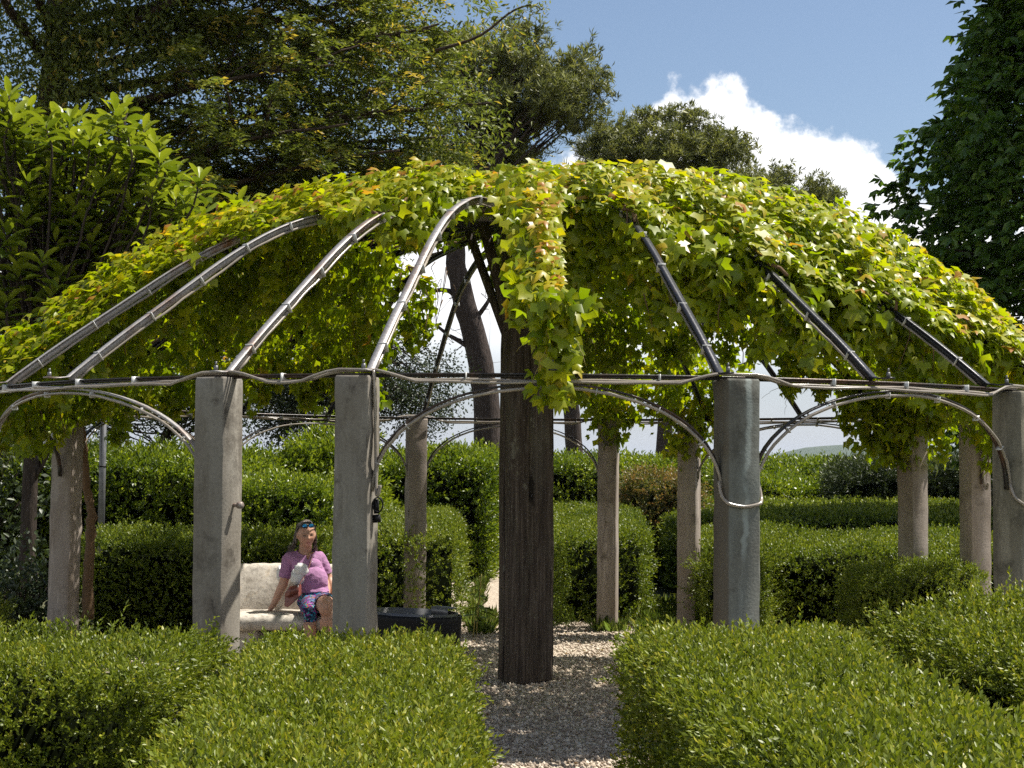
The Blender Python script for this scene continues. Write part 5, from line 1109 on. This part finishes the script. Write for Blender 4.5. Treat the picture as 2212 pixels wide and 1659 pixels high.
    def hair():
        rng = np.random.default_rng(8); b = MB()
        for i in range(330):
            t = rng.uniform(-1.0, 1.0); side = -1 if rng.uniform() < .5 else 1
            # root on the scalp, strand runs back over the skull and down behind the shoulders
            rx = t * .40; ry = -.62 + .5 * abs(t) + rng.uniform(-.02, .95); zz = math.sqrt(max(.05, 1 - (rx / .66) ** 2 - (ry / .84) ** 2))
            zr = zz * 1.0; sg = 1 if rx > 0 else -1
            p0 = (rx * 1.05, ry * 1.03, zr * 1.03); p1 = (rx * 1.25 + sg * .14, ry * .5 + .38, zr * .75 + .1); p2 = (sg * (.56 + .12 * rng.uniform()), .42 + .3 * rng.uniform(), .05 + .2 * rng.normal()); p3 = (sg * (.60 + .16 * rng.uniform()) - (.10 if sg < 0 else 0), .40 + .25 * rng.uniform(), -.7 + .1 * rng.normal()); p4 = (sg * (.62 + .30 * rng.uniform()) - (.38 if sg < 0 else -.0), .45 + .25 * rng.uniform(), (-1.45 if sg < 0 else -1.15) + .25 * rng.normal())
            K = np.array([tuple(place(q)) for q in (p0, p1, p2, p3, p4)]); s = np.linspace(0, 4, 14); Q = np.column_stack([np.interp(s, range(5), K[:, c]) for c in range(3)])
            for _ in range(3): Q[1:-1] = (Q[:-2] + 2 * Q[1:-1] + Q[2:]) / 4
            Q[1:] += np.cumsum(rng.normal(0, .0014, (13, 3)), 0); b.tube(Q, np.linspace(.0062, .0022, 14), 5)
        for i in range(240):      # crown and back of the head
            ph = rng.uniform(0.0, math.pi); th = rng.uniform(-.2, 1.35); x = .70 * math.cos(ph) * math.cos(th); y = .02 + .80 * math.sin(ph) * math.cos(th); z = math.sin(th) * 1.04
            K = np.array([tuple(place(q)) for q in ((x * .5, y * .3 - .45, min(1.04, z + .45)), (x * .9, y * .8 - .05, z * 1.0 + .08), (x * 1.06, y * 1.05 + .03, z - .1), (x * 1.1, y + .05, z - .5))]); s = np.linspace(0, 3, 8); Q = np.column_stack([np.interp(s, range(4), K[:, c]) for c in range(3)]); b.tube(Q, .0065, 5)
        mh, nt, p = nodes_of("greying_hair"); nz = noise_(nt, 55, 4); nt.links.new(ramp_(nt, nz, [(.3, (.045, .032, .024)), (.55, (.13, .10, .08)), (.75, (.30, .27, .24))]), p.inputs["Base Color"]); p.inputs["Roughness"].default_value = .45
        link("hair", b.mesh("hair", mh, True), root)
    hair()
    # sunglasses pushed up on the head
    ml, nt, p = nodes_of("blue_mirror_lens"); p.inputs["Base Color"].default_value = (.04, .28, .62, 1); p.inputs["Metallic"].default_value = .75; p.inputs["Roughness"].default_value = .12
    sg = link("sunglasses", None, root) if False else bpy.data.objects.new("sunglasses", None); 
    fb = MB()
    def lens(cx):
        a = np.linspace(0, 2 * math.pi, 24, endpoint=False); V = [place((cx, -.80, .80))]; V = []
        for rr, bul in ((0, .07), (.5, .055), (1, 0)):
            for t in a: V.append(place((cx + .20 * rr * math.cos(t), -.70 - bul + .22 * (.14 * rr * math.sin(t)) * 2, .80 + .135 * rr * math.sin(t) + .0)))
        return np.array([tuple(v) for v in V])
    frame = None
    V1 = []
    for cx in (-.235, .235):
        V = lens(cx); k = 24; Q = [(r_ * k + j, r_ * k + (j + 1) % k, (r_ + 1) * k + (j + 1) % k, (r_ + 1) * k + j) for r_ in range(2) for j in range(k)]
        fb.tube(np.vstack([V[48:72], V[48:50]]), .0036, 6); V1.append((V, Q))
    fb.tube([place((-.05, -.74, .84)), place((0, -.77, .86)), place((.05, -.74, .84))], .004, 6)
    for s_ in (-1, 1): fb.tube([place((s_ * .43, -.66, .84)), place((s_ * .60, -.45, .72)), place((s_ * .68, -.05, .38)), place((s_ * .69, .12, .20))], .0042, 6)
    fr = link("sunglasses", fb.mesh("sunglasses", MAT["black_plastic"]), root)
    for V, Q in V1: link("lens", mesh_np("lens", V, np.array(Q), ml, smooth=True), fr)
    # shoulder bag, strap, white plastic bag
    mbag, nt, p = nodes_of("reddish_leather"); nz = noise_(nt, 9, 5); nt.links.new(ramp_(nt, nz, [(.3, (.13, .035, .025)), (.7, (.24, .075, .055))]), p.inputs["Base Color"]); p.inputs["Roughness"].default_value = .42; bump_(nt, p, noise_(nt, 60, 4), .3, .004)
    bag = empty("handbag", u6(750, 1210, 14.2), "reddish brown leather shoulder bag at the woman's side", "handbag")
    F4 = [u6(735, 1090, 14.16), u6(830, 1075, 14.14), u6(835, 1205, 14.10), u6(700, 1335, 14.12), u6(660, 1320, 14.15), u6(672, 1165, 14.17)]; off = Vector((.015, .085, .01)); V = [tuple(v) for v in F4] + [tuple(v + off) for v in F4]
    n6 = 6; Qs = [(j, (j + 1) % n6, n6 + (j + 1) % n6, n6 + j) for j in range(n6)]; mm = mesh_np("bag_body", V, [np.array(Qs), np.array([[5, 4, 3, 2, 1, 0]]), np.array([[6, 7, 8, 9, 10, 11]])], mbag); bevel(mm, .008, 2); link("bag_body", mm, bag)
    fl = [u6(728, 1083, 14.145), u6(836, 1068, 14.125), u6(832, 1150, 14.10), u6(730, 1195, 14.115), u6(668, 1215, 14.14), u6(672, 1158, 14.155)]; V = [tuple(v + Vector((0, -.006, 0))) for v in fl] + [tuple(v + Vector((0, .006, 0))) for v in fl]
    mm = mesh_np("flap", V, [np.array(Qs), np.array([[5, 4, 3, 2, 1, 0]]), np.array([[6, 7, 8, 9, 10, 11]])], mbag); link("flap", mm, bag)
    b = MB(); K = np.array([tuple(q) for q in (u6(822, 1085, 14.13), u6(880, 1000, 14.20), u6(945, 885, 14.285), u6(975, 790, 14.34), u6(990, 725, 14.40), u6(1000, 690, 14.47), u6(990, 690, 14.58))]); s = np.linspace(0, 6, 26); Q = np.column_stack([np.interp(s, range(7), K[:, c]) for c in range(3)]); b.strip(Q, [(.2, -1, .2)] * 26, .009, .003); link("strap", b.mesh("strap", mbag), bag)
    b = MB(); b.tube([u6(815, 1060, 14.125), u6(822, 1085, 14.12), u6(818, 1100, 14.12)], .006, 6); link("buckle", b.mesh("buckle", MAT["grey_metal"]), bag)
    mpl, nt, p = nodes_of("white_plastic_film"); p.inputs["Base Color"].default_value = (.72, .71, .69, 1); p.inputs["Roughness"].default_value = .35
    def crumple(c, r, seed):
        bm = bmesh.new(); bmesh.ops.create_icosphere(bm, subdivisions=3, radius=1); V = np.array([tuple(v.co) for v in bm.verts]); F = np.array([[v.index for v in f.verts] for f in bm.faces]); bm.free()
        n = smooth_noise(V, 3.0, seed); n2 = np.abs(smooth_noise(V, 6.5, seed + 1)); V = V * (1 + .14 * n - .26 * n2 + .05 * np.random.default_rng(seed).normal(size=len(V)))[:, None]; return V * np.array(r) + np.array(c), F
    pb = empty("plastic_bag", u6(840, 920, 14.3), "crumpled white plastic bag tucked under the woman's arm", "plastic bag")
    for nm, c, r, sd in (("bag_body", u6(820, 975, 14.27), (.066, .05, .075), 3), ("bag_top", u6(862, 885, 14.25), (.066, .045, .062), 6), ("bag_back", u6(610, 930, 14.56), (.032, .05, .075), 9)):
        V, F = crumple(c, r, sd); link(nm, mesh_np(nm, V, F, mpl), pb)
woman()

# ------------------------------------------------------------------ round black bin
def bin_():
    c = np.array([-.72, 11.5]); r, h = .345, .705; root = empty("round_bin", (c[0], c[1], 0), "round black ribbed bin with a grey metal liner beside the path", "bin")
    Rm = Matrix.Rotation(R(2.2), 4, "Y") @ Matrix.Rotation(R(-1.2), 4, "X")
    def lathe(prof_, k, name, mat, rib=0):
        V = []; a = np.arange(k) * 2 * math.pi / k
        for (rr, z) in prof_:
            for j in range(k):
                q = rr * (1 + (rib if j % 2 else 0)); p_ = Rm @ Vector((q * math.cos(a[j]), q * math.sin(a[j]), z)); V.append((p_.x + c[0], p_.y + c[1], p_.z))
        Q = [(i * k + j, i * k + (j + 1) % k, (i + 1) * k + (j + 1) % k, (i + 1) * k + j) for i in range(len(prof_) - 1) for j in range(k)]; return link(name, mesh_np(name, V, np.array(Q), mat), root)
    lathe([(r - .03, .0), (r, .02), (r, h - .03), (r + .004, h), (r - .012, h + .002), (r - .014, h - .3)], 128, "shell", MAT["black_plastic"], .018)
    lathe([(r - .02, h - .35), (r - .02, h + .018), (r - .026, h + .018), (r - .026, h - .35), (.0, h - .36)], 64, "liner", MAT["grey_metal"])
    b = MB(); t = np.linspace(.35, 1.02, 12); P = np.column_stack([c[0] + (r - .02) * np.cos(t), c[1] + (r - .02) * np.sin(t), h + .03 + .0 * t]); b.strip(P, [(0, 0, 1)] * 12, .07, .006); b.strip(P - np.column_stack([.034 * np.cos(t), .034 * np.sin(t), np.full(12, .03)]), np.column_stack([np.cos(t), np.sin(t), 0 * t]), .055, .005)
    link("rim_bracket", b.mesh("rim_bracket", MAT["grey_metal"]), root)
    b = MB()
    for a in np.arange(1.2, 5, .35):
        q = np.array([c[0] + (r - .028) * math.cos(a), c[1] + (r - .028) * math.sin(a), h - .03]); d = np.array([math.cos(a), math.sin(a), 0]); b.tube([q, q - d * .006], .008, 6)
    link("rivets", b.mesh("rivets", MAT["grey_metal"]), root)
bin_()
# ------------------------------------------------------------------ pole and box at the left
q = at(222, 975, 19.5); b = MB(); b.tube([(q.x, q.y, 0), (q.x, q.y, 3.0)], .042, 12); pole = tag(link("metal_pole", b.mesh("metal_pole", MAT["grey_metal"], True)), "plain grey metal pole behind the vine at the left", "pole")
b = MB(); b.tube([(q.x, q.y, 1.70), (q.x, q.y, 1.72)], .046, 12); link("clamp_band", b.mesh("clamp_band", MAT["black_plastic"]), pole)
q = at(108, 935, 15.6); bx = empty("junction_box", q, "white junction box beside the head of the left pillar", "box")
link("box_body", bevel(MB().box(q, (.115, .10, .30), R(20)).mesh("box_body", MAT["white_paint"]), .008), bx); link("box_bracket", MB().box(q + Vector((.06, .1, 0)), (.03, .14, .05)).mesh("box_bracket", MAT["grey_metal"]), bx)
b = MB(); b.tube([(q.x + .06, q.y + .14, 0), (q.x + .06, q.y + .14, q.z + .2)], .02, 8); link("box_post", b.mesh("box_post", MAT["grey_metal"]), bx)

# ------------------------------------------------------------------ the air
mh = bpy.data.materials.new("air"); mh.use_nodes = True; nt = mh.node_tree; nt.nodes.clear()
pv = nt.nodes.new("ShaderNodeVolumePrincipled"); pv.inputs["Color"].default_value = (.70, .82, 1.0, 1); pv.inputs["Density"].default_value = .00006; pv.inputs["Anisotropy"].default_value = .2
om = nt.nodes.new("ShaderNodeOutputMaterial"); nt.links.new(pv.outputs[0], om.inputs["Volume"])
hz = MB().box((0, 3600, 0), (16000, 9000, 134)).mesh("haze", mh); tag(link("haze", hz), "thin blue summer haze", "haze", kind="stuff")
